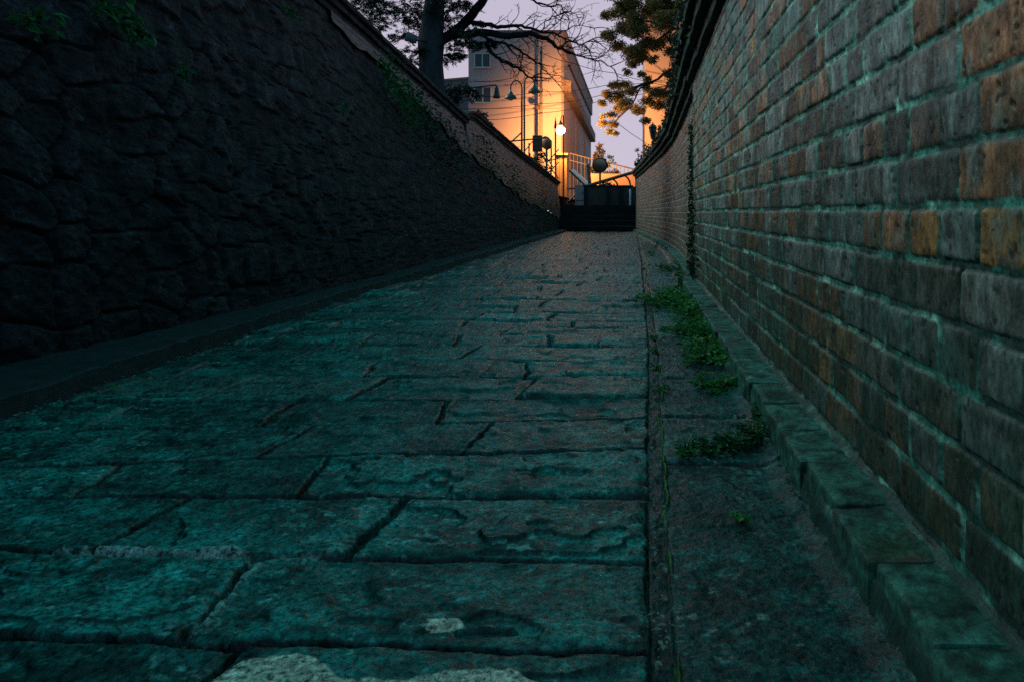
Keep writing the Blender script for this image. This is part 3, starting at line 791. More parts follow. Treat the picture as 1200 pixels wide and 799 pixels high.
rt = random.Random(21)
limbs = [
    ([(506, 52), (525, 44), (545, 28), (558, 12), (570, -5), (580, -25)], 0.10, 0.06, 0),
    ([(506, 48), (530, 42), (560, 39), (595, 42), (622, 40), (640, 46), (655, 56), (668, 63)], 0.085, 0.022, 1),
    ([(552, 27), (575, 30), (592, 33), (610, 30), (632, 37), (650, 40), (662, 46)], 0.040, 0.014, 1),
    ([(565, 42), (580, 49), (600, 54), (618, 66), (632, 75), (640, 84)], 0.030, 0.010, 1),
    ([(570, 50), (575, 62), (590, 72), (606, 80), (620, 90), (638, 92)], 0.035, 0.012, 1),
    ([(612, -6), (630, 3), (645, 8), (655, 5), (661, 14)], 0.022, 0.008, 1),
    ([(664, 60), (675, 64), (690, 70), (705, 72), (720, 82)], 0.018, 0.008, 1),
    ([(655, 55), (668, 48), (680, 53), (694, 47), (706, 42)], 0.016, 0.007, 1),
    ([(650, 42), (662, 36), (674, 30), (690, 32)], 0.013, 0.006, 1),
    ([(636, 36), (640, 25), (648, 20), (657, 16)], 0.012, 0.006, 1),
]
lb = MB(); tw = MB()
for pl, r0, r1, t in limbs:
    base = [P(x, y, D0 + 0.15 * math.sin(x * 0.05)) for x, y in pl]
    ww = wob(base, 4, 0.018 if t else 0.01, rt)
    lb.tube(ww, [r0 + (r1 - r0) * i / (len(ww) - 1) for i in range(len(ww))], 8)
    if t:
        for i in range(4, len(ww)):
            if rt.random() < 0.55 and ww[i].x > P(560, 0, D0).x:
                dirn = (ww[i] - ww[i - 1]).normalized(); sgn = 1 if rt.random() < 0.62 else -1
                ang = rt.uniform(0.35, 0.9) * sgn
                nd = Vector((dirn.x * math.cos(ang) - dirn.z * math.sin(ang), rt.uniform(-.3, .3), dirn.x * math.sin(ang) + dirn.z * math.cos(ang)))
                twig(tw, ww[i], nd.normalized(), rt.uniform(0.30, 0.62), 0.011, 2, rt)
        twig(tw, ww[-1], (ww[-1] - ww[-3]).normalized(), 0.5, 0.011, 2, rt)
limb = lb.build('limb', M['twig'], cedar, smooth=True)
tw.build('twig', M['twig'], limb, smooth=True)
# foliage: flat layered sprays
cl = []; cr = []
for (x, y, rpx) in [(425, 2, 26), (450, 8, 26), (470, 22, 20), (440, 28, 14), (485, 8, 24), (520, 6, 26), (545, 6, 18), (530, 30, 18), (550, 40, 14), (470, 45, 12), (490, 60, 10), (535, 52, 14), (558, 52, 12), (525, 68, 10), (540, 66, 8), (480, 75, 9), (495, 30, 18), (430, -25, 40), (490, -30, 45), (545, -25, 30), (400, -20, 30), (460, 62, 8), (480, 90, 7), (560, 30, 8), (575, 52, 8)]:
    dd = D0 + rt.uniform(-0.9, 1.1)
    if y > 55: dd = D0 + rt.uniform(-.3, .4)
    cl.append(P(x, y, dd)); cr.append(rpx / F * dd * 1.05)
# spray twigs: every clump becomes drooping fans
r_ = np.random.default_rng(5)
pp = []; oo = []
for c, rr in zip(cl, cr):
    for k in range(int(26 * (rr / 0.3) ** 1.4) + 8):
        a = r_.uniform(0, 2 * math.pi); d = np.array([math.cos(a), math.sin(a), r_.uniform(-0.35, 0.15)])
        b0 = np.array(c) + r_.normal(size=3) * rr * np.array([.45, .45, .28])
        Ls = rr * r_.uniform(0.35, 0.8); tt = np.linspace(0, 1, 12)
        line = b0 + d * Ls * tt[:, None] + np.array([0, 0, -0.25]) * (tt ** 2)[:, None] * Ls
        pp.append(np.repeat(line, 3, 0) + r_.normal(size=(36, 3)) * 0.012); oo.append(np.tile(d, (36, 1)))
pp = np.concatenate(pp); oo = np.concatenate(oo)
v, f = leaves_at(pp, 0.075 * r_.uniform(0.6, 1.3, len(pp)), 0.5, r_, 0.22, oo)
np_mesh('foliage', v, f, M['cedar'], cedar, smooth=False)

def shrub(name, label, cat, spec, n, size, m, depth_j, seed, stems=True, group=None, squash=0.8):
    """leafy bush: spec is a list of (px, py, radius px, depth)"""
    cs = [P(x, y, d) for x, y, _, d in spec]; rs = [r / F * d for _, _, r, d in spec]
    base = cs[int(np.argmin([c.z for c in cs]))]
    o = thing(name, label, cat, (base.x, base.y, base.z - rs[0]), group)
    v, f = leaf_cloud(cs, rs, n, size, squash, 0, seed)
    np_mesh('foliage', v, f, m, o, smooth=False)
    if stems:
        s = MB()
        for c in cs:
            s.tube([(base.x, base.y, base.z - rs[0] * 1.3), ((base.x + c.x) / 2 + .01, base.y, (base.z + c.z) / 2), tuple(c)], [0.018, 0.012, 0.006], 5)
        s.build('stem', M['twig'], o)
    return o


shrub('shrub', 'dark small-leaved bush spreading under the bell lamp arm beside the thick trunk', 'shrub', [(527, 107, 9, 14), (540, 106, 9, 14), (552, 108, 8, 14), (533, 118, 9, 14), (560, 112, 5, 14), (552, 118, 4, 14), (524, 122, 8, 13.6)], 900, 0.07, M['cedar'], 0, 31)
shrub('shrub', 'sparse wispy sprig growing over the rounded wall end below the lower window', 'shrub', [(566, 136, 5, 12.5), (571, 143, 4, 12.5), (575, 146, 3, 12.5), (560, 134, 5, 12.3)], 130, 0.06, M['ivy'], 0, 32)

# ------------------------------------------------------------------ tree over the right wall
camphor = thing('broadleaf_tree', 'broad-leaved tree with ochre lit leaf clusters hanging over the right wall', 'tree', (2.6, 31.0, 1.35))
DT = 31.0
t2 = MB()
t2.tube([(2.6, 31.0, 1.2), (2.6, 31.0, 3.0), (2.5, 31.0, 4.6), (2.6, 31.0, 6.4), (2.5, 30.9, 8.4), (2.4, 30.9, 10.5)], [0.34, 0.28, 0.25, 0.22, 0.16, 0.08], 14)
t2.build('trunk', M['bark_warm'], camphor, smooth=True)
bl = MB()
br = [[(815, 60), (800, 72), (785, 83), (765, 97), (750, 105), (742, 120), (738, 128)], [(765, 97), (750, 100), (732, 108), (716, 118)], [(800, 72), (787, 90), (778, 108), (770, 120)], [(818, 40), (795, 35), (770, 28), (748, 22), (728, 22)], [(790, 34), (770, 48), (750, 56), (728, 62)], [(815, 80), (800, 55), (780, 45), (765, 55)], [(818, 20), (790, 5), (760, -8)], [(738, 125), (726, 138), (715, 146)]]
for b_ in br:
    ww = wob([P(x, y, DT + 0.5 * math.sin(x * .09)) for x, y in b_], 3, 0.04, rt)
    bl.tube(ww, [0.075 * (1 - 0.75 * i / (len(ww) - 1)) for i in range(len(ww))], 6)
bl.build('branch', M['bark_warm'], camphor, smooth=True)
clus = [(724, 12, 14), (738, 4, 14), (712, 20, 8), (745, 20, 13), (730, 32, 10), (715, 45, 10), (726, 55, 9), (708, 42, 6), (742, 40, 9), (752, 30, 12), (765, 15, 15), (780, 25, 14), (748, 58, 9), (760, 50, 11), (738, 62, 8), (772, 52, 10), (790, 45, 14), (742, 76, 8), (752, 70, 8), (765, 70, 7), (720, 102, 9), (732, 98, 9), (712, 110, 8), (742, 108, 8), (724, 114, 9), (706, 121, 6), (735, 120, 9), (748, 128, 8), (760, 92, 7), (752, 88, 7), (770, 108, 9), (782, 112, 9), (762, 120, 9), (775, 122, 8), (790, 100, 8), (795, 75, 9), (716, 135, 7), (708, 145, 6), (720, 146, 7), (714, 155, 6), (722, 158, 5), (705, 137, 4), (755, 140, 6), (790, 120, 7), (800, 10, 16), (775, -5, 16), (805, 55, 10), (742, -12, 14), (716, -8, 10), (800, 100, 8), (757, 104, 6), (788, 62, 8), (735, 84, 6), (728, 126, 7)]
for k in range(34):
    x = rt.uniform(706, 815); y = rt.uniform(-12, 95)
    if y < 95 - 1.25 * max(0, 790 - x) + 38 * rt.random(): clus.append((x, y, rt.uniform(6, 12)))
cs = []; rs = []
for x, y, rp in clus:
    d = DT + rt.uniform(-0.8, 0.8)
    for k in range(3):
        cs.append(P(x + rt.uniform(-.5, .5) * rp, y + rt.uniform(-.4, .4) * rp, d + rt.uniform(-.2, .2))); rs.append(rp * rt.uniform(0.6, 1.25) / F * d)
v, f = leaf_cloud(cs, rs, 70000, 0.095, 0.65, 0.1, 41, 0.05)
np_mesh('foliage', v, f, M['camphor'], camphor, smooth=False)

# ivy and shrubs leaning over the right coping
iv = thing('ivy', 'dark ivy trailing over the coping top of the brick wall at upper right', 'ivy', (0.45, 5, 1.6))
r_ = np.random.default_rng(8)
n = 9000
zz = 2.6 + 13.5 * r_.random(n) ** 1.2
p = np.stack([WX(zz) - 0.11 - 0.05 * r_.random(n) + r_.normal(size=n) * 0.015 + 0.42 * (r_.random(n) ** 2), zz, 1.60 + 0.18 * r_.random(n) ** 1.4 + 0.06 * vnoise(zz * 2.2, 0 * zz, 3)], -1)
keep = vnoise(zz * 1.3, 0 * zz, 12) > -0.55
v, f = leaves_at(p[keep], 0.035 * r_.uniform(0.6, 1.4, keep.sum()), 0.2, r_, 0.7)
np_mesh('foliage', v, f, M['ivy'], iv, smooth=False)
s = MB()
for k in range(26):
    z0 = rnd.uniform(2.6, 9); x0 = float(WX(np.array(z0))) - 0.12
    ww = wob([Vector((x0 + 0.1, z0, 1.70)), Vector((x0 - 0.04, z0 + .05, 1.68)), Vector((x0 - 0.05, z0 + .1, 1.58 - rnd.uniform(0, .08)))], 3, 0.008, rnd)
    s.tube(ww, 0.0022, 4)
s.build('stem', M['twig'], iv)
vine = thing('moss_creeper', 'strip of dark green creeper climbing the recessed corner of the brick wall above the weeds', 'creeper', (0.44, 5.8, 0.05))
n = 2600
tt = r_.random(n) ** 1.3 * 1.15
p = np.stack([WX(np.full(n, 5.9)) - 0.02 - 0.035 * r_.random(n), 5.78 + 0.28 * r_.normal(size=n) * (1 - 0.4 * tt), 0.05 + tt], -1)
p[:, 0] = np.where(p[:, 1] < 5.72, WX(p[:, 1]) - 0.012, p[:, 0])
v, f = leaves_at(p, 0.026 * r_.uniform(0.6, 1.4, n), 0.0, r_, 0.7)
np_mesh('foliage', v, f, M['ivy'], vine, smooth=False)
s = MB()
for k in range(5):
    y0 = 5.8 + 0.08 * k
    s.tube(wob([Vector((0.45, y0, 0.03)), Vector((0.45, y0 + .05, .5)), Vector((0.455, y0, 1.0))], 5, 0.015, rnd), 0.004, 4)
s.build('stem', M['twig'], vine)

# ------------------------------------------------------------------ weeds in the slabs and along the footing
def weed(px, py, spread, n, size, label, m='weed', seed=0, height=0.05, cat='weed', grp='weeds along the footing'):
    d = F * (CAM_Z - 0.005) / (py - 250); x0 = (px - 745) / F * d
    o = thing('weed', label, cat, (x0, d, 0.0), grp)
    rr0 = random.Random(seed + 50)
    if py < 430 and n > 20: spread *= 1.6; n = int(n * 2.2); size *= rr0.uniform(0.75, 1.1); height *= 0.65
    r = np.random.default_rng(1000 + seed); rr = random.Random(seed)
    s = MB(); P_ = []; O_ = []
    for k in range(n):
        a = rr.uniform(0, 6.283); ra = spread * math.sqrt(rr.random()) * (rr.uniform(0.8, 1.7) if rr.random() < 0.25 else 1)
        hx, hy, hz = x0 + ra * math.cos(a), d + (2.3 if py < 430 and n > 20 else 1.3) * ra * math.sin(a), height * rr.uniform(0.12, 1.0) ** 1.3 * (1.35 if rr.random() < 0.1 else 1)
        hx = min(hx, float(WX(np.array(hy))) - 0.10); root = (x0 + 0.35 * ra * math.cos(a), d + 0.9 * ra * math.sin(a), -0.004)
        s.tube([root, ((root[0] + hx) / 2, (root[1] + hy) / 2, hz * 0.75), (hx, hy, hz)], [0.0012, 0.001, 0.0008], 4)
        for q in range(3):
            b = a + (q - 1) * 0.9 + rr.uniform(-.3, .3); P_.append((hx, hy, hz)); O_.append((math.cos(b), math.sin(b), rr.uniform(-0.2, 0.5)))
    P_ = np.array(P_); O_ = np.array(O_)
    v, f = leaves_at(P_, size * r.uniform(0.6, 1.25, len(P_)), 0.6, r, 0.62, O_ * 1.6)
    np_mesh('foliage', v, f, M[m], o, smooth=False)
    s.build('stem', M['weed_dark'], o)
    return o


weed(772, 356, 0.075, 50, 0.036, 'leafy weed at the gutter slot, farthest toward the road of the upper patch', 'weed', 1, 0.07)
weed(800, 352, 0.10, 70, 0.034, 'low spreading weed in the middle of the upper patch on the slabs', 'weed', 2, 0.06)
weed(822, 372, 0.09, 80, 0.034, 'bushy weed against the footing at the top of the upper patch', 'weed', 3, 0.09)
weed(806, 388, 0.07, 40, 0.026, 'small pale weed on the slabs in front of the bushy weeds', 'weed', 4, 0.045)
weed(834, 394, 0.075, 70, 0.032, 'round-leaved weed pressed against the brick footing', 'weed', 5, 0.085)
weed(830, 418, 0.055, 55, 0.028, 'dense green weed at the near end of the upper patch', 'weed', 6, 0.07)
weed(815, 335, 0.10, 50, 0.032, 'dark weed below the mossy corner of the brick wall', 'weed_dark', 7, 0.12)
weed(798, 318, 0.14, 60, 0.035, 'dark weed tuft far up the gutter beyond the mossy corner', 'weed_dark', 8, 0.10)
weed(838, 452, 0.055, 60, 0.022, 'bright flat weed rosette alone between the two weed patches', 'weed', 9, 0.03)
weed(805, 528, 0.028, 40, 0.012, 'tiny weed at the gutter end of the near slab joint', 'weed', 10, 0.02)
weed(830, 524, 0.03, 60, 0.012, 'thin weed growing in the middle of the near slab joint', 'weed_dark', 11, 0.022)
weed(856, 521, 0.034, 70, 0.013, 'mossy weed filling the near slab joint beside the dark tuft', 'weed_dark', 12, 0.026)
weed(884, 512, 0.036, 80, 0.014, 'dark tuft where the near slab joint meets the footing', 'weed_dark', 13, 0.035)
weed(900, 494, 0.04, 50, 0.014, 'small dark weed in the crack between slab and footing', 'weed_dark', 14, 0.03)
weed(866, 608, 0.012, 5, 0.020, 'single bright green seedling alone on the near slab', 'weed', 15, 0.02, 'seedling')
for k, (x, y) in enumerate([(770, 412), (768, 432), (767, 398), (774, 455), (764, 300), (772, 290)]):
    weed(x, y, 0.02 + 0.02 * (y < 320), 16, 0.014 + 0.02 * (y < 320), ['sprig of weed in the gutter slot beside the flat rosette', 'weed sprig in the gutter slot just nearer than the flat rosette', 'tiny weed in the gutter slot beside the dense patch', 'lowest weed sprig in the gutter slot', 'weed tuft at the gutter slot far up the lane', 'farthest weed tuft in the gutter before the steps'][k], 'weed', 30 + k, 0.02 + .03 * (y < 320), grp='weeds in the gutter slot')

# ferns and creepers hanging on the left wall
def wall_plant(name, label, z, t, spread, n, size, m, seed, grp):
    x = float(WL(np.array(z), np.array(t))) + 0.05
    o = thing(name, label, 'plant', (x, z, t), grp)
    r = np.random.default_rng(seed)
    p = np.stack([x + 0.02 + 0.04 * r.random(n), z + r.normal(size=n) * spread, t + r.normal(size=n) * spread * 0.55], -1)
    p[:, 0] += (WL(p[:, 1], p[:, 2]) - WL(np.full(n, z), np.full(n, t)))
    v, f = leaves_at(p, size * r.uniform(.6, 1.3, n), 0.2, r, 0.5, np.tile(np.array([0.5, -0.2, -0.4]), (n, 1)))
    np_mesh('foliage', v, f, M[m], o, smooth=False)
    s = MB()
    for k in range(8):
        s.tube([(x - .02, z, t + 0.02), (x + 0.03, z + spread * r.normal() * .5, t), (x + 0.05, z + spread * r.normal() * .8, t - spread * .5 * r.random())], 0.002, 4)
    s.build('stem', M['weed_dark'], o)


def wl(px, py, t0=1.5):
    """where the line of sight to the left wall meets it"""
    lo, hi = 1.0, 22.0
    for _ in range(40):
        mid = (lo + hi) / 2; q = P(px, py, mid)
        if q.x < float(WL(np.array(mid), np.array(max(q.z, 0)))): hi = mid
        else: lo = mid
    q = P(px, py, lo); return q.y, q.z


for k, (px, py, sp, n, sz, lab, m) in enumerate([
    (103, 12, 0.05, 60, 0.05, 'green fern tuft at the upper left of the dark stone wall', 'weed_dark'),
    (128, 34, 0.05, 60, 0.05, 'lower fern tuft hanging under the upper left one', 'weed_dark'),
    (8, 22, 0.05, 30, 0.05, 'faint fern at the very left edge of the stone wall', 'weed_dark'),
    (190, 84, 0.03, 24, 0.04, 'small fern sprig in a joint of the stone wall', 'weed_dark'),
    (320, 14, 0.06, 40, 0.04, 'sprig near the top of the stone wall where brick begins', 'weed_dark'),
    (448, 95, 0.20, 260, 0.05, 'green creeper patch below the coping near the tree trunk', 'weed_dark'),
    (470, 118, 0.25, 320, 0.05, 'dark creeper patch lower on the wall below the tree trunk', 'weed_dark'),
    (492, 145, 0.35, 360, 0.05, 'creeper patch on the stones left of the rounded wall end', 'ivy'),
    (522, 175, 0.40, 360, 0.05, 'creeper patch under the rounded wall end', 'ivy'),
    (565, 190, 0.5, 320, 0.05, 'mossy creeper below the far brick band', 'ivy'),
    (600, 225, 0.6, 320, 0.05, 'dry creeper on the wall toward the lit end', 'ivy'),
    (635, 248, 0.8, 320, 0.05, 'tangled creeper at the wall foot beside the steps', 'ivy'),
    (388, 128, 0.05, 20, 0.04, 'tiny sprig in the middle of the stone wall', 'weed_dark'),
]):
    z_, t_ = wl(px, py)
    wall_plant('wall_plant', lab, z_, min(t_, float(TOPW(np.array(z_))) - 0.05), sp, n, sz, m, 60 + k, 'plants rooted in the stone wall')

fl = MB()
d = F * CAM_Z / (457 - 250); c = Vector(((121 - 745) / F * d, d, 0.012))
v, f = leaves_at(np.array([tuple(c)]), [0.055], 0.9, np.random.default_rng(2), 0.5, np.array([[1.5, 0.1, 0.05]]))
tag(np_mesh('fallen_leaf', v, f, M['weed'], smooth=False), 'single green leaf lying at the foot of the left kerb', 'leaf')

# pale flecks of dry litter in slots and along the kerb
r_ = np.random.default_rng(11); n1, n2, n3 = 260, 320, 260
z1 = 0.75 + 6 * r_.random(n1) ** 1.7; e1 = np.interp(z1, [0, 1, 1.5, 3, 8, 22], [0.014, 0.018, 0.024, 0.055, 0.07, 0.02])
p1 = np.stack([e1 + 0.028 * r_.random(n1), z1, np.full(n1, -0.006)], -1)
z2_ = 1.8 + 7 * r_.random(n2) ** 1.5; p2 = np.stack([KX(z2_) + 0.005 + 0.07 * r_.random(n2) ** 2, z2_, np.full(n2, 0.010)], -1)
z3 = 1.4 + 3 * r_.random(n3); p3 = np.stack([-1.45 + 1.1 * r_.random(n3), z3, np.full(n3, 0.012)], -1)
p = np.concatenate([p1, p2]); v, f = leaves_at(p, 0.011 * r_.uniform(0.4, 1.4, len(p)), 0.85, r_, 0.5)
tag(np_mesh('leaf_litter', v, f, M['litter'], smooth=False), 'pale flecks of dry litter lying in the gutter slot and along the kerb', 'litter', kind='stuff')

# ------------------------------------------------------------------ buildings at the end
Y1 = 34.5
bx0, bx1 = (549 - 745) / F * Y1, (660 - 745) / F * Y1
ztop = CAM_Z + (250 - 40) / F * Y1
b1 = thing('plaster_building', 'tall pink plaster building with two dark windows lit orange by the lamp', 'building', ((bx0 + bx1) / 2, Y1, 1.0))
m = MB(); m.box(bx0, bx1, Y1, 56, 0.9, ztop); m.build('wall', M['plaster'], b1)
m = MB(); m.box(bx0 - 0.04, bx1 + 0.14, Y1 - 0.03, 56.1, ztop + 0.002, ztop + 0.16); m.box(bx1 + 0.003, bx1 + 0.10, Y1 + 0.02, 56.05, ztop - 0.95, ztop)
m.build('parapet', M['plaster_dark'], b1)
m = MB()
za = CAM_Z + (250 - 92) / F * Y1
m.hexa([(bx1 + .003, Y1 + 0.4, za - 0.55), (bx1 + 0.32, Y1 + 0.4, za - 0.55), (bx1 + .32, 56, za - 0.9), (bx1 + .003, 56, za - 0.9), (bx1 + .003, Y1 + .4, za), (bx1 + .32, Y1 + .4, za - 0.05), (bx1 + .32, 56, za - 0.3), (bx1 + .003, 56, za - .25)])
m.build('ledge', M['plaster_dark'], b1)
m = MB()
for yy in (Y1 + 7, Y1 + 14):
    m = MB(); m.box(bx1 + 0.004, bx1 + 0.05, yy, yy + 0.15, 1.2, za - 0.9); m.build('downpipe', M['plaster_dark'], b1)
m = MB(); m.box(bx1 - 0.08, bx1 + 0.03, Y1 - 0.035, Y1 - 0.005, 1.2, ztop - .2)
m.build('downpipe', M['plaster_dark'], b1)
m = MB()
for py in (96, 128): 
    zz_ = CAM_Z + (250 - py) / F * Y1; m.box(bx0 + .02, bx1 - 0.1, Y1 - 0.012, Y1 - 0.002, zz_, zz_ + 0.02)
m.build('string_course', M['plaster_dark'], b1)
for (x0, x1, y0, y1) in [(557, 574, 64, 79), (557, 575, 103, 120)]:
    a, c = P(x0, y1, Y1), P(x1, y0, Y1)
    m = MB(); 
    m.box(a.x - .05, a.x, Y1 - .05, Y1 - .002, a.z - .05, c.z + .05); m.box(c.x, c.x + .05, Y1 - .05, Y1 - .002, a.z - .05, c.z + .05)
    m.box(a.x + .001, c.x - .001, Y1 - .05, Y1 - .002, c.z, c.z + .05); m.box(a.x - .09, c.x + .09, Y1 - .10, Y1 - .052, a.z - .07, a.z - .002)
    m.box((a.x + c.x) / 2 - .025, (a.x + c.x) / 2 + .025, Y1 - .04, Y1 - .012, a.z, c.z - .002)
    fr_ = m.build('window', M['frame'], b1)
    m = MB(); m.box(a.x, c.x, Y1 - .010, Y1 - .003, a.z, c.z); m.build('pane', M['glass'], fr_)

b2 = thing('grey_building', 'low grey building half hidden behind the thick trunk', 'building', (-9.6, 42, 1.0))
a = P(515, 97, 42); c = P(560, 92, 42)
m = MB(); m.hexa([(a.x - 4, 42, 0.9), (c.x, 42, 0.9), (c.x, 50, 0.9), (a.x - 4, 50, .9), (a.x - 4, 42, a.z - .3), (c.x, 42, c.z), (c.x, 50, c.z), (a.x - 4, 50, a.z - .3)]); m.build('wall', M['plaster_grey'], b2)
m = MB(); m.box(a.x + 0.3, a.x + 1.1, 41.96, 41.997, a.z - 1.6, a.z - 0.7); m.build('window', M['glass'], b2)
m = MB(); m.hexa([(a.x - 4.1, 41.9, a.z - .297), (c.x + .02, 41.9, c.z + .003), (c.x + .02, 50.1, c.z + .003), (a.x - 4.1, 50.1, a.z - .297), (a.x - 4.1, 41.9, a.z - .2), (c.x + .02, 41.9, c.z + .1), (c.x + .02, 50.1, c.z + .1), (a.x - 4.1, 50.1, a.z - .2)]); m.build('roof', M['plaster_dark'], b2)

Y3 = 34.0
x3 = (756 - 745) / F * Y3
b3 = thing('plaster_building', 'cream plaster building standing behind the leafy tree and the black lantern', 'building', (x3 + 3, Y3, 1.2))
m = MB(); m.box(x3, x3 + 7, Y3, 46, 1.1, CAM_Z + 235 / F * Y3); m.build('wall', M['plaster'], b3)
m = MB(); m.box(x3 - .08, x3 + 7.1, Y3 - .1, 46.1, CAM_Z + 235 / F * Y3 + .002, CAM_Z + 235 / F * Y3 + .25); m.build('parapet', M['plaster_dark'], b3)
for k in range(3):
    zz_ = 3.2 + 1.9 * k
    m = MB(); m.box(x3 + 1.55, x3 + 2.5, Y3 - .03, Y3 - .002, zz_, zz_ + 1.0); fr_ = m.build('window', M['frame'], b3)
    m = MB(); m.box(x3 + 1.62, x3 + 2.43, Y3 - .04, Y3 - .032, zz_ + .07, zz_ + .93); m.build('pane', M['glass'], fr_)

# ------------------------------------------------------------------ the lit lamp on its boarded pillar
LZ = 30.0
LP = P(657, 153, LZ)
pil = thing('gate_pillar', 'tall brown boarded pillar under the glowing lamp at the end of the left wall', 'pillar', (-2.99, LZ + .85, 1.0))
x0, x1 = (650 - 745) / F * (LZ + .6), (664.5 - 745) / F * (LZ + .6)
zt = CAM_Z + 68 / F * (LZ + .6)
m = MB()
nb = 5
for k in range(nb):
    a = x0 + (x1 - x0) * k / nb; b = x0 + (x1 - x0) * (k + 1) / nb - 0.012
    m.box(a, b, (LZ + .6) + 0.006 * (k % 2), LZ + 1.05, 0.9, zt)
m.build('board_panel', M['board'], pil)
m = MB(); m.box(x0 - .04, x1 + .04, LZ + .55, LZ + 1.1, zt + .002, zt + .07); m.build('cap', M['board'], pil)
lamp = thing('street_lamp', 'glowing round street lamp on a slim pole above the boarded pillar', 'street lamp', (LP.x + .12, LZ + .4, 1.0))
m = MB(); px_ = (661.5 - 745) / F * (LZ + .35)
m.tube([(px_, LZ - .12, 0.95), (px_, LZ - .12, LP.z + .56)], [0.035, 0.022], 10); m.build('pole', M['iron_brown'], lamp)
m = MB(); m.tube([(px_, LZ - .12, LP.z + .55), (LP.x + .05, LZ - .05, LP.z + .56), (LP.x, LZ, LP.z + .36)], 0.016, 8); m.build('arm', M['iron_brown'], lamp)
m = MB(); m.lathe([(0.0, 0.38), (0.03, 0.375), (0.05, 0.30), (0.10, 0.242), (0.15, 0.215), (0.14, 0.21), (0.05, 0.235), (0.0, 0.24)], LP, 20); m.build('lamp_shade', M['shade'], lamp, True)
m = MB(); m.lathe([(0.18 * math.sin(math.pi * i / 12) + (0.0 if 0 < i < 12 else 0.0005), -0.18 * math.cos(math.pi * i / 12)) for i in range(13)], LP, 18); m.build('globe', M['globe'], lamp, True)
ld = bpy.data.lights.new('lamp_reflector', 'SPOT'); ld.energy = 3700; ld.color = (1.0, 0.45, 0.11); ld.spot_size = R(166); ld.spot_blend = 0.6; ld.shadow_soft_size = 0.14
lo = link(bpy.data.objects.new('lamp_reflector', ld), lamp); lo.location = Vector(LP) - lamp.location + Vector((0, 0.25, 0))
lo.rotation_euler = Vector((0.50, 1.0, -0.38)).to_track_quat('-Z', 'Y').to_euler()
sp = thing('spire_post', 'thin post with a pointed top standing just beside the glowing lamp', 'post', (-3.27, (LZ - 1.0), 1.0))
xs_ = (651 - 745) / F * (LZ - 1.0); zs_ = CAM_Z + 113 / F * (LZ - 1.0)
m = MB(); m.tube([(xs_, (LZ - 1.0), 0.95), (xs_, (LZ - 1.0), zs_ - .45)], 0.03, 8); m.build('pole', M['iron_brown'], sp)
m = MB(); m.tube([(xs_, (LZ - 1.0), zs_ - .448), (xs_, (LZ - 1.0), zs_ - .40), (xs_, (LZ - 1.0), zs_)], [0.05, 0.055, 0.004], 8); m.build('finial', M['iron_brown'], sp)

# ------------------------------------------------------------------ unlit street lamps
def bell(c, r, h):
    m = MB()
    m.lathe([(0.004, h), (0.018, h - .005), (0.022, h * .78), (0.05 * r / .15, h * .62), (0.45 * r, h * .50), (0.78 * r, h * .36), (0.97 * r, h * .2), (r, h * .12), (r, 0.1 * h), (0.9 * r, 0.1 * h)], c, 20)
    return m


tl = thing('street_lamp', 'unlit twin street lamp with two arched poles and hanging enamel shades', 'street lamp', ((613 - 745) / F * 22, 22.0, 1.2))
for x, lx, ly, top in ((611.5, 598.5, 116, 93), (614.5, 626, 109, 88)):
    a = P(x, top + 10, 22); e_ = P(lx, ly - 11, 22)
    m = MB(); m.tube([(a.x, 22, 1.1), (a.x, 22, a.z)], 0.028, 10); m.build('pole', M['iron_brown'], tl, True)
    m = MB(); arc = []
    for k in range(13):
        t = math.pi * k / 12; cx = (a.x + e_.x) / 2; rr = (a.x - e_.x) / 2
        arc.append((cx + rr * math.cos(t), 22, a.z + 0.0 + abs(rr) * 1.25 * math.sin(t)))
    arc.append((e_.x, 22, e_.z)); m.tube(arc, 0.02, 8); m.build('arm', M['iron_brown'], tl, True)
    s_ = bell((e_.x, 22, e_.z - 0.30), 0.175, 0.32).build('lamp_shade', M['shade'], tl, True)
    m = MB(); m.lathe([(0.0, -0.06), (0.06, -0.045), (0.095, 0.0), (0.10, 0.03), (0.0, 0.031)], (e_.x, 22, e_.z - 0.27), 14); m.build('bulb', M['shade_in'], s_, True)
m = MB(); a = P(598, 166, 22); b = P(640, 162, 22); m.tube([tuple(a), tuple(b)], 0.022, 6); c = P(612, 155, 22); d_ = P(600, 166, 22); m.tube([tuple(d_), tuple(c)], 0.022, 6)
m.build('brace', M['iron_brown'], tl)

hl = thing('street_lamp', 'unlit hanging bell lamp on a long thin arm beside the thick trunk', 'street lamp', (P(519, 106, 14.2).x, 14.2, 1.4))
a, e_ = P(519, 106, 14.2), P(581, 100, 14.2)
m = MB(); m.tube([(a.x, 14.2, 1.3), (a.x, 14.2, a.z + .1)], 0.03, 8); m.build('pole', M['iron'], hl)
m = MB(); m.tube([tuple(a), tuple(P(550, 103.5, 14.2)), tuple(e_), (e_.x + .012, 14.2, e_.z - .012)], 0.014, 6); m.build('arm', M['iron'], hl)
m = MB(); m.lathe([(0.004, 0.225), (0.025, 0.22), (0.04, 0.17), (0.055, 0.10), (0.068, 0.03), (0.07, 0.0), (0.055, -0.012), (0.0, -0.014)], (e_.x + .012, 14.2, e_.z - .235), 18); m.build('lamp_shade', M['shade'], hl, True)

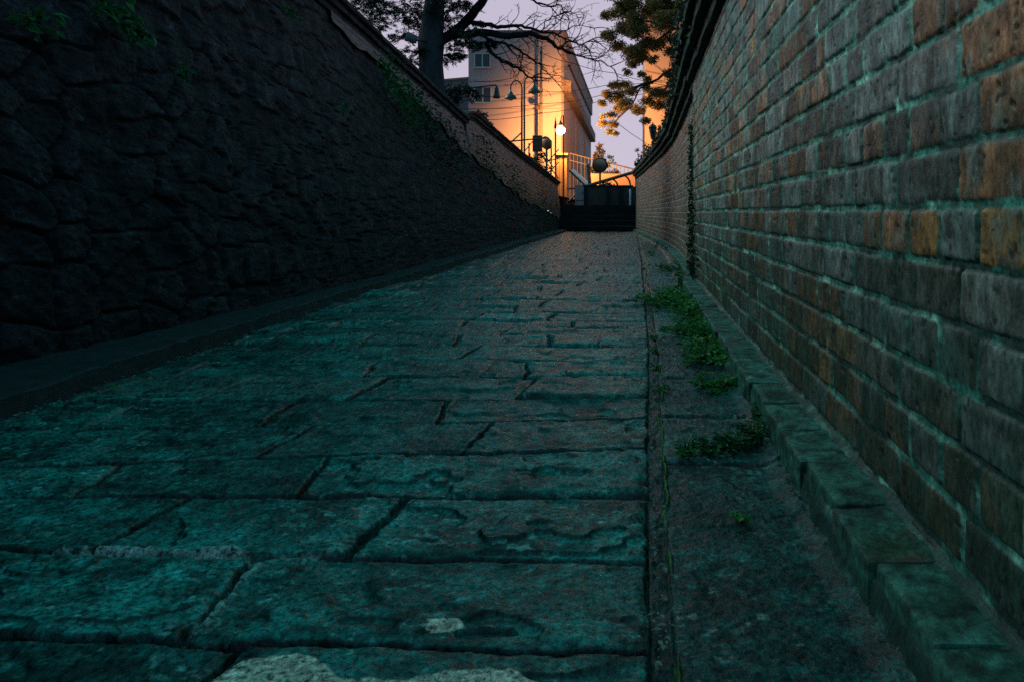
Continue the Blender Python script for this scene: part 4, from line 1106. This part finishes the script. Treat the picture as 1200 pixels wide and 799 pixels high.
ln = thing('lantern_post', 'black classic lantern on a slim post behind the far end of the right wall', 'lantern', (P(765, 190, 25).x, 25, 1.3))
c = P(765, 190, 25)
m = MB(); m.tube([(c.x, 25, 1.2), (c.x, 25, c.z), (c.x, 25, P(765, 165, 25).z)], [0.04, 0.035, 0.028], 8); m.lathe([(0.028, 0), (0.06, .02), (0.06, .05), (0.028, .07)], (c.x, 25, P(765, 176, 25).z), 10); m.build('pole', M['iron'], ln)
zb = P(765, 163, 25).z
m = MB(); m.lathe([(0.03, -0.03), (0.05, 0.0), (0.055, 0.01)], (c.x, 25, zb), 6); m.lathe([(0.13, 0.36), (0.14, 0.38), (0.10, 0.43), (0.05, 0.47), (0.02, 0.50), (0.012, 0.55), (0.0, 0.56)], (c.x, 25, zb), 6)
for k in range(6):
    q = 2 * math.pi * k / 6; m.tube([(c.x + .055 * math.cos(q), 25 + .055 * math.sin(q), zb), (c.x + .13 * math.cos(q), 25 + .13 * math.sin(q), zb + .36)], 0.010, 4)
fr_ = m.build('lantern_frame', M['iron'], ln)
m = MB(); m.lathe([(0.048, 0.012), (0.118, 0.355)], (c.x, 25, zb), 6); m.build('pane', M['glass'], fr_)

# ------------------------------------------------------------------ utility pole, cables, box
YU = 33.6
up = thing('utility_pole', 'slender pale utility pole rising in front of the pink building', 'pole', ((634 - 745) / F * YU, YU, 1.0))
a = P(634, 55, YU)
m = MB(); m.tube([(a.x, YU, 0.9), (a.x, YU, a.z)], [0.085, 0.06], 12); m.build('pole', M['pole'], up, True)
m = MB(); m.lathe([(0.0, -0.12), (0.08, -0.09), (0.12, 0.0), (0.09, 0.08), (0.0, 0.12)], tuple(P(630, 126, YU - .1)), 14); m.tube([tuple(P(630, 126, YU - .1)), tuple(P(634, 122, YU))], 0.02, 6); m.build('globe', M['iron_brown'], up, True)
m = MB()
for py in (62, 108, 122, 133):
    q = P(634, py, YU); m = MB(); m.tube([(q.x - .09, YU - .09, q.z), (q.x + .09, YU - .09, q.z)], 0.02, 6); m.build('bracket', M['iron'], up)
cab = [((548, 141), (634, 133), (705, 118), (800, 98), 0), ((520, 128), (634, 122), (712, 110), (800, 96), 0), ((545, 113), (634, 108), (712, 100), (800, 90), 0), ((555, 96), (600, 92), (612, 80), (634, 62), 1), ((634, 62), (673, 75), (720, 86), (800, 104), 1)]
for k, (p0, p1, p2, p3, s_) in enumerate(cab):
    pts = [P(*p0, 33.5 if p0[0] != 634 else YU - .09), P(*p1, YU - .09 if p1[0] == 634 else 32.3), P(*p2, 32.8), P(*p3, 33.9 if p3[0] != 634 else YU - .09)]
    ww = []
    for i in range(3):
        for q in range(8):
            t = q / 8; w_ = pts[i].lerp(pts[i + 1], t); w_.z -= 0.10 * math.sin(math.pi * t) * (0.6 if s_ else 1); ww.append(w_)
    ww.append(pts[3])
    m = MB(); m.tube(ww, 0.013, 5)
    tag(m.build('power_line', M['cable']), ['lowest power line crossing the pink building', 'middle power line crossing the pink building', 'third power line up, passing just over the twin lamp', 'slack wire climbing to the top of the utility pole', 'upper wire running down from the pole top to the leafy tree'][k], 'cable', 'power lines at the utility pole')
m = MB(); m.tube([tuple(P(724, 145, 30)), tuple(P(740, 157, 31.5)), tuple(P(760, 170, 33.95))], 0.011, 5)
tag(m.build('power_line', M['cable']), 'thin wire slanting down behind the leafy tree to the cream building', 'cable', 'power lines at the utility pole')

box = thing('sign_box', 'square metal box on a post below the utility pole at the left wall end', 'box', (P(629, 180, 25).x, 25, 1.1))
a, c = P(624, 178, 25), P(635, 159, 25)
m = MB(); m.box(a.x, c.x, 25, 25.12, a.z, c.z); m.build('body', M['iron_brown'], box)
m = MB(); m.tube([(a.x + .15, 25.06, 1.0), (a.x + .15, 25.06, a.z)], 0.03, 8); m.build('pole', M['iron_brown'], box)


def traffic_mirror(label, px, py, r, d, base, yaw):
    c = P(px, py, d)
    o = thing('traffic_mirror', label, 'mirror', (c.x, d + .1, base), 'round traffic mirrors')
    m = MB(); m.tube([(c.x, d + .12, base - .1), (c.x, d + .12, c.z)], 0.035, 8); m.build('pole', M['iron_brown'], o)
    n = 28; v = []; f = []
    prof = [(0.0, -0.07), (0.3, -0.062), (0.6, -0.042), (0.85, -0.016), (0.95, 0.0)]
    ct, s_t = math.cos(0.30), math.sin(0.30)
    def turn(x, y, z):
        y, z = y * ct - z * s_t, y * s_t + z * ct
        return (c.x + x * math.cos(yaw) - y * math.sin(yaw), d + x * math.sin(yaw) + y * math.cos(yaw), c.z + z)
    for q, yy in prof:
        for k in range(n):
            t = 2 * math.pi * k / n; v.append(turn(q * r * math.cos(t), yy, q * r * math.sin(t)))
    for i in range(len(prof) - 1):
        for k in range(n):
            k2 = (k + 1) % n; f.append((i * n + k, i * n + k2, (i + 1) * n + k2, (i + 1) * n + k))
    np_mesh('mirror_face', np.array(v), f, M['mirror'], o)
    m = MB(); m.tube([turn(r * math.cos(2 * math.pi * k / n), 0.005, r * math.sin(2 * math.pi * k / n)) for k in range(n + 1)], 0.022, 6); m.build('rim', M['iron_brown'], o, True)
    m = MB(); v = [turn(r * .97 * math.cos(2 * math.pi * k / n), 0.02, r * .97 * math.sin(2 * math.pi * k / n)) for k in range(n)] + [turn(0, 0.09, 0)]
    m.add(v, [(k, (k + 1) % n, n) for k in range(n)]); m.build('back', M['iron_brown'], o)


traffic_mirror('round traffic mirror on a dark post above the steps, under the small conifer', 703, 194, 8.5 / F * 26, 26, 0.75, 0.15)
traffic_mirror('round mirror turned aside, beside the square metal box', 640, 168, 7.5 / F * 25.3, 25.3, 1.1, -0.6)

# timber frame tangle behind the wall end
fr = thing('timber_frame', 'tangle of thin braced posts behind the end of the left wall', 'frame', (P(628, 210, 24).x, 24, 1.1))
m = MB()
for x, y0, y1 in ((620, 168, 200), (641, 178, 215), (646, 165, 212)):
    a = P(x, y0, 24); m.tube([(a.x, 24, 1.0), (a.x, 24, a.z)], 0.025, 6)
post = m.build('post', M['iron_brown'], fr)
m = MB()
for (xa, ya, xb, yb) in ((613, 180, 625, 165), (642, 190, 655, 175), (641, 205, 655, 190), (655, 210, 641, 192), (619, 185, 634, 200), (636, 178, 649, 198), (615, 196, 655, 186)):
    a, b = P(xa, ya, 24.06), P(xb, yb, 24.06); m.tube([tuple(a), tuple(b)], 0.018, 5)
m.build('brace', M['iron_brown'], fr)
shrub('shrub', 'brown leafy shrub among the thin braced posts', 'shrub', [(626, 190, 7, 24.5), (634, 184, 6, 24.5), (630, 198, 8, 24.5), (640, 200, 7, 24.5), (620, 186, 5, 24.5)], 420, 0.12, M['shrub'], 0, 51)

# ------------------------------------------------------------------ gate house at the top of the steps
gh = thing('gate_house', 'small gate shelter with striped butterfly roof and pink wall above the steps', 'shelter', (-1.0, 28, 0.75))
# left corrugated slope
A0, A1, B0, B1 = P(667, 200, 26.5), P(687, 219, 26.5), P(693, 217, 30), P(672.5, 199, 30)
na = 40; v = []; f = []
for i in range(na + 1):
    t = i / na
    for j in range(2):
        p0 = A0.lerp(A1, j); p1 = B1.lerp(B0, j); q = p0.lerp(p1, t); q.z += 0.03 * math.sin(t * 2 * math.pi * 8); v.append(tuple(q))
        
for i in range(na):
    f.append((2 * i, 2 * i + 1, 2 * i + 3, 2 * i + 2))
k0 = len(v); v += [(x, y, z - 0.03) for x, y, z in v]
f += [tuple(k0 + i for i in q[::-1]) for q in f]
f += [(0, k0, k0 + 1, 1), (2 * na, 2 * na + 1, k0 + 2 * na + 1, k0 + 2 * na)]
np_mesh('roof', np.array(v), f, M['roofing'], gh, smooth=False)
m = MB(); m.tube([tuple(A0), tuple(A1)], 0.035, 6); m.build('fascia', M['rail'], gh)
# right rising canopy
a, b = P(688, 219, 27), P(746, 202, 27); c, d_ = P(690, 217, 31), P(748, 203, 31)
up3 = Vector((0, 0, .06))
m = MB(); m.hexa([tuple(a), tuple(b), tuple(d_), tuple(c), tuple(a + up3), tuple(b + up3), tuple(d_ + up3), tuple(c + up3)]); m.build('roof', M['pink_wall'], gh)
m = MB(); m.tube([tuple(a + Vector((0, -.04, .02))), tuple(b + Vector((0, -.04, .02)))], 0.06, 6); m.build('fascia', M['iron_brown'], gh)
for xs0 in (704, 717, 731):
    m = MB(); pts = []
    for k in range(8):
        t = k / 7; x = xs0 + 8 * math.sin(t * math.pi / 2); ytop = 219 - (xs0 - 688) / 58 * 17
        pts.append(tuple(P(x, ytop + 14 * (1 - math.cos(t * math.pi / 2)), 27.3)))
    m.tube(pts, 0.03, 6); m.build('bracket', M['iron'], gh, True)
m = MB(); m.box(P(689, 0, 32).x, P(752, 0, 32).x, 32, 32.2, 0.75, P(0, 204, 32).z); m.build('wall', M['pink_wall'], gh)
m = MB(); a, c = P(674, 244, 26), P(684.5, 217, 26); m.box(a.x, c.x, 26, 26.06, 0.75, c.z); dr = m.build('door', M['door'], gh)
m = MB(); m.box(a.x + .03, c.x - .03, 25.985, 25.998, a.z + .25, a.z + .27); m.build('crossbar', M['iron'], dr); m = MB(); m.box(c.x - .06, c.x - .04, 25.97, 25.998, 1.15, 1.25); m.build('handle', M['iron'], dr)
m = MB()
m.tube([tuple(P(665, 222, 26.4)), tuple(P(684, 219.5, 26.4))], 0.03, 6); m.tube([tuple(P(667, 236, 26.4)), tuple(P(681, 221, 26.4))], 0.03, 6)
m.build('brace', M['iron_brown'], gh)

dw = thing('brick_parapet', 'low dark brick parapet with piers along the top step', 'wall', (-1.0, 24.6, 0.75))
Zq, Tq = np.meshgrid(np.linspace(P(684, 0, 24.6).x, 0.05, 180), np.linspace(0.74, P(0, 219, 24.6).z, 70), indexing='ij')
Bq = brick_surface(Zq, Tq, 990)
Cq = lerp(lerp(np.array([0.03, 0.032, 0.028]), np.array([0.06, 0.05, 0.042]), Bq['r1']), np.array([0.075, 0.07, 0.06]), Bq['mortar'])
np_mesh('brickwork', np.stack([Zq, 24.6 - Bq['H'], Tq], -1).reshape(-1, 3), grid_faces(*Zq.shape), M['brick'], dw, col=Cq)
m = MB(); m.box(P(684, 0, 24.6).x, 0.05, 24.612, 24.8, .74, P(0, 219, 24.6).z - .002); m.build('backing', M['step'], dw)
m = MB(); m.box(P(683, 0, 24.6).x, P(742, 0, 24.6).x, 24.55, 24.85, P(0, 219, 24.6).z, P(0, 217.5, 24.6).z)
for xx in (684, 711, 726): m.box(P(xx, 0, 24.5).x, P(xx + 4, 0, 24.5).x, 24.5, 24.59, .745, P(0, 220, 24.5).z)
m.build('pier', M['step'], dw)
m = MB(); a = P(738.5, 222, 24.45); m.tube([(a.x, 24.45, .7), (a.x, 24.45, a.z)], 0.03, 8)
tag(m.build('steel_post', M['roofing']), 'thin pale steel post at the right end of the top step', 'post')
shrub('shrub', 'dark clipped bush bulging over the low parapet', 'shrub', [(703, 222, 8, 25.2), (712, 219, 8, 25.2), (720, 222, 7, 25.2), (696, 225, 6, 25.2)], 900, 0.08, M['ivy'], 0, 52)

# railings beyond
rl = thing('railing', 'thin pale metal railing sloping up above the gate shelter roof', 'railing', (-1.2, 33, 0.75))
m = MB(); a, b = P(709, 190, 33), P(745, 199, 33); m.tube([tuple(a), tuple(b)], 0.03, 6); m.tube([tuple(a - Vector((0, 0, .42))), tuple(b - Vector((0, 0, .42)))], 0.02, 6); m.build('rail', M['rail'], rl)
m = MB()
for k in range(9):
    q = a.lerp(b, k / 8); m.tube([(q.x, q.y, .75), tuple(q)], 0.016, 5)
m.build('baluster', M['rail'], rl)
rl2 = thing('railing', 'lit stair railing against the foot of the pink building', 'railing', (-2.2, 33.4, 0.75))
m = MB(); a, b = P(668, 180, 33.4), P(694, 187, 33.4); m.tube([tuple(a), tuple(b)], 0.025, 6); m.tube([tuple(a - Vector((0, 0, .3))), tuple(b - Vector((0, 0, .3)))], 0.02, 6); m.tube([tuple(b), tuple(P(703, 183, 33.4))], 0.025, 6); m.build('rail', M['rail'], rl2)
m = MB()
for k in range(7):
    q = a.lerp(b, k / 6); m.tube([(q.x, q.y, .75), tuple(q)], 0.009, 5)
m.build('baluster', M['rail'], rl2)
m = MB(); a = P(689, 193, 29); b = P(691, 214, 29); m.tube([(b.x, 29, .75), tuple(b), tuple(a)], 0.07, 8)
tag(m.build('bollard_post', M['iron_brown']), 'short brown leaning post behind the striped roof', 'post')

# ------------------------------------------------------------------ planting at the far end
con = thing('conifer', 'small dark conifer standing behind the round traffic mirror', 'tree', (P(702, 200, 33).x, 33.2, 0.75))
c = P(702, 166, 33.2)
m = MB(); m.tube([(c.x, 33.2, .7), (c.x + .02, 33.2, 2), (c.x, 33.2, c.z)], [0.07, 0.05, 0.012], 6); m.build('trunk', M['bark_warm'], con)
cs = []; rs = []
for k in range(16):
    t = k / 15; y = 170 + 34 * t; wd = 2 + 9 * t; x = 702 + rt.uniform(-1, 1) * wd
    cs.append(P(x, y, 33.2 + rt.uniform(-.2, .2))); rs.append((2.2 + 2.6 * t) / F * 33.2)
v, f = leaf_cloud(cs, rs, 900, 0.14, 0.6, 0.2, 71, 0.1); np_mesh('foliage', v, f, M['shrub'], con, smooth=False)
shrub('shrub', 'small loose sprig with open twigs right of the conifer', 'shrub', [(715, 185, 4, 33), (718, 190, 3, 33), (712, 192, 3, 33)], 90, 0.12, M['ivy'], 0, 72)
shrub('shrub', 'warm lit low bushes above the gate shelter roof', 'shrub', [(714, 204, 5, 32.8), (722, 203, 5, 32.8), (708, 206, 4, 32.8)], 260, 0.12, M['shrub'], 0, 73)
shrub('shrub', 'spiky dark plant on top of the right gate pillar', 'shrub', [(747, 176, 3, 22.2), (752, 182, 4, 22.2), (755, 188, 5, 22.2), (748, 190, 4, 22.2)], 170, 0.075, M['ivy'], 0, 74)
shrub('shrub', 'thin creeper sprays around the foot of the black lantern', 'shrub', [(760, 182, 5, 25.6), (757, 172, 4, 25.6), (763, 188, 5, 25.6), (770, 186, 5, 25.6)], 170, 0.10, M['camphor'], 0, 75)

gp = thing('gate_pillar', 'square grey concrete pillar ending the right wall at the steps', 'pillar', (0.16, 21.5, 0))
a, c = P(744.5, 0, 21.3), P(758, 194, 21.3)
m = MB(); m.box(a.x, c.x + .06, 21.26, 21.62, -0.05, c.z); m.build('shaft', M['concrete'], gp)
m = MB(); m.box(a.x - .03, c.x + .09, 21.22, 21.66, c.z + .002, c.z + .07); m.build('cap', M['step'], gp)

# loudspeaker on the trunk
ls = thing('loudspeaker', 'grey horn-shaped loudspeaker on a bracket left of the thick trunk', 'loudspeaker', (P(484, 45, 12.6).x, 12.6, P(484, 45, 12.6).z))
c = P(484, 46, 12.6)
m = MB(); m.tube([(c.x - .09, 12.55, c.z + .03), (c.x - .02, 12.56, c.z + .01), (c.x + .07, 12.6, c.z - .02)], [0.085, 0.07, 0.065], 14); m.build('horn', M['plaster_grey'], ls, True)
m = MB(); m.tube([(c.x + .05, 12.6, c.z - .02), (P(502, 50, 12.85).x, 12.85, P(502, 50, 12.85).z)], 0.014, 6); m.build('bracket', M['iron'], ls)
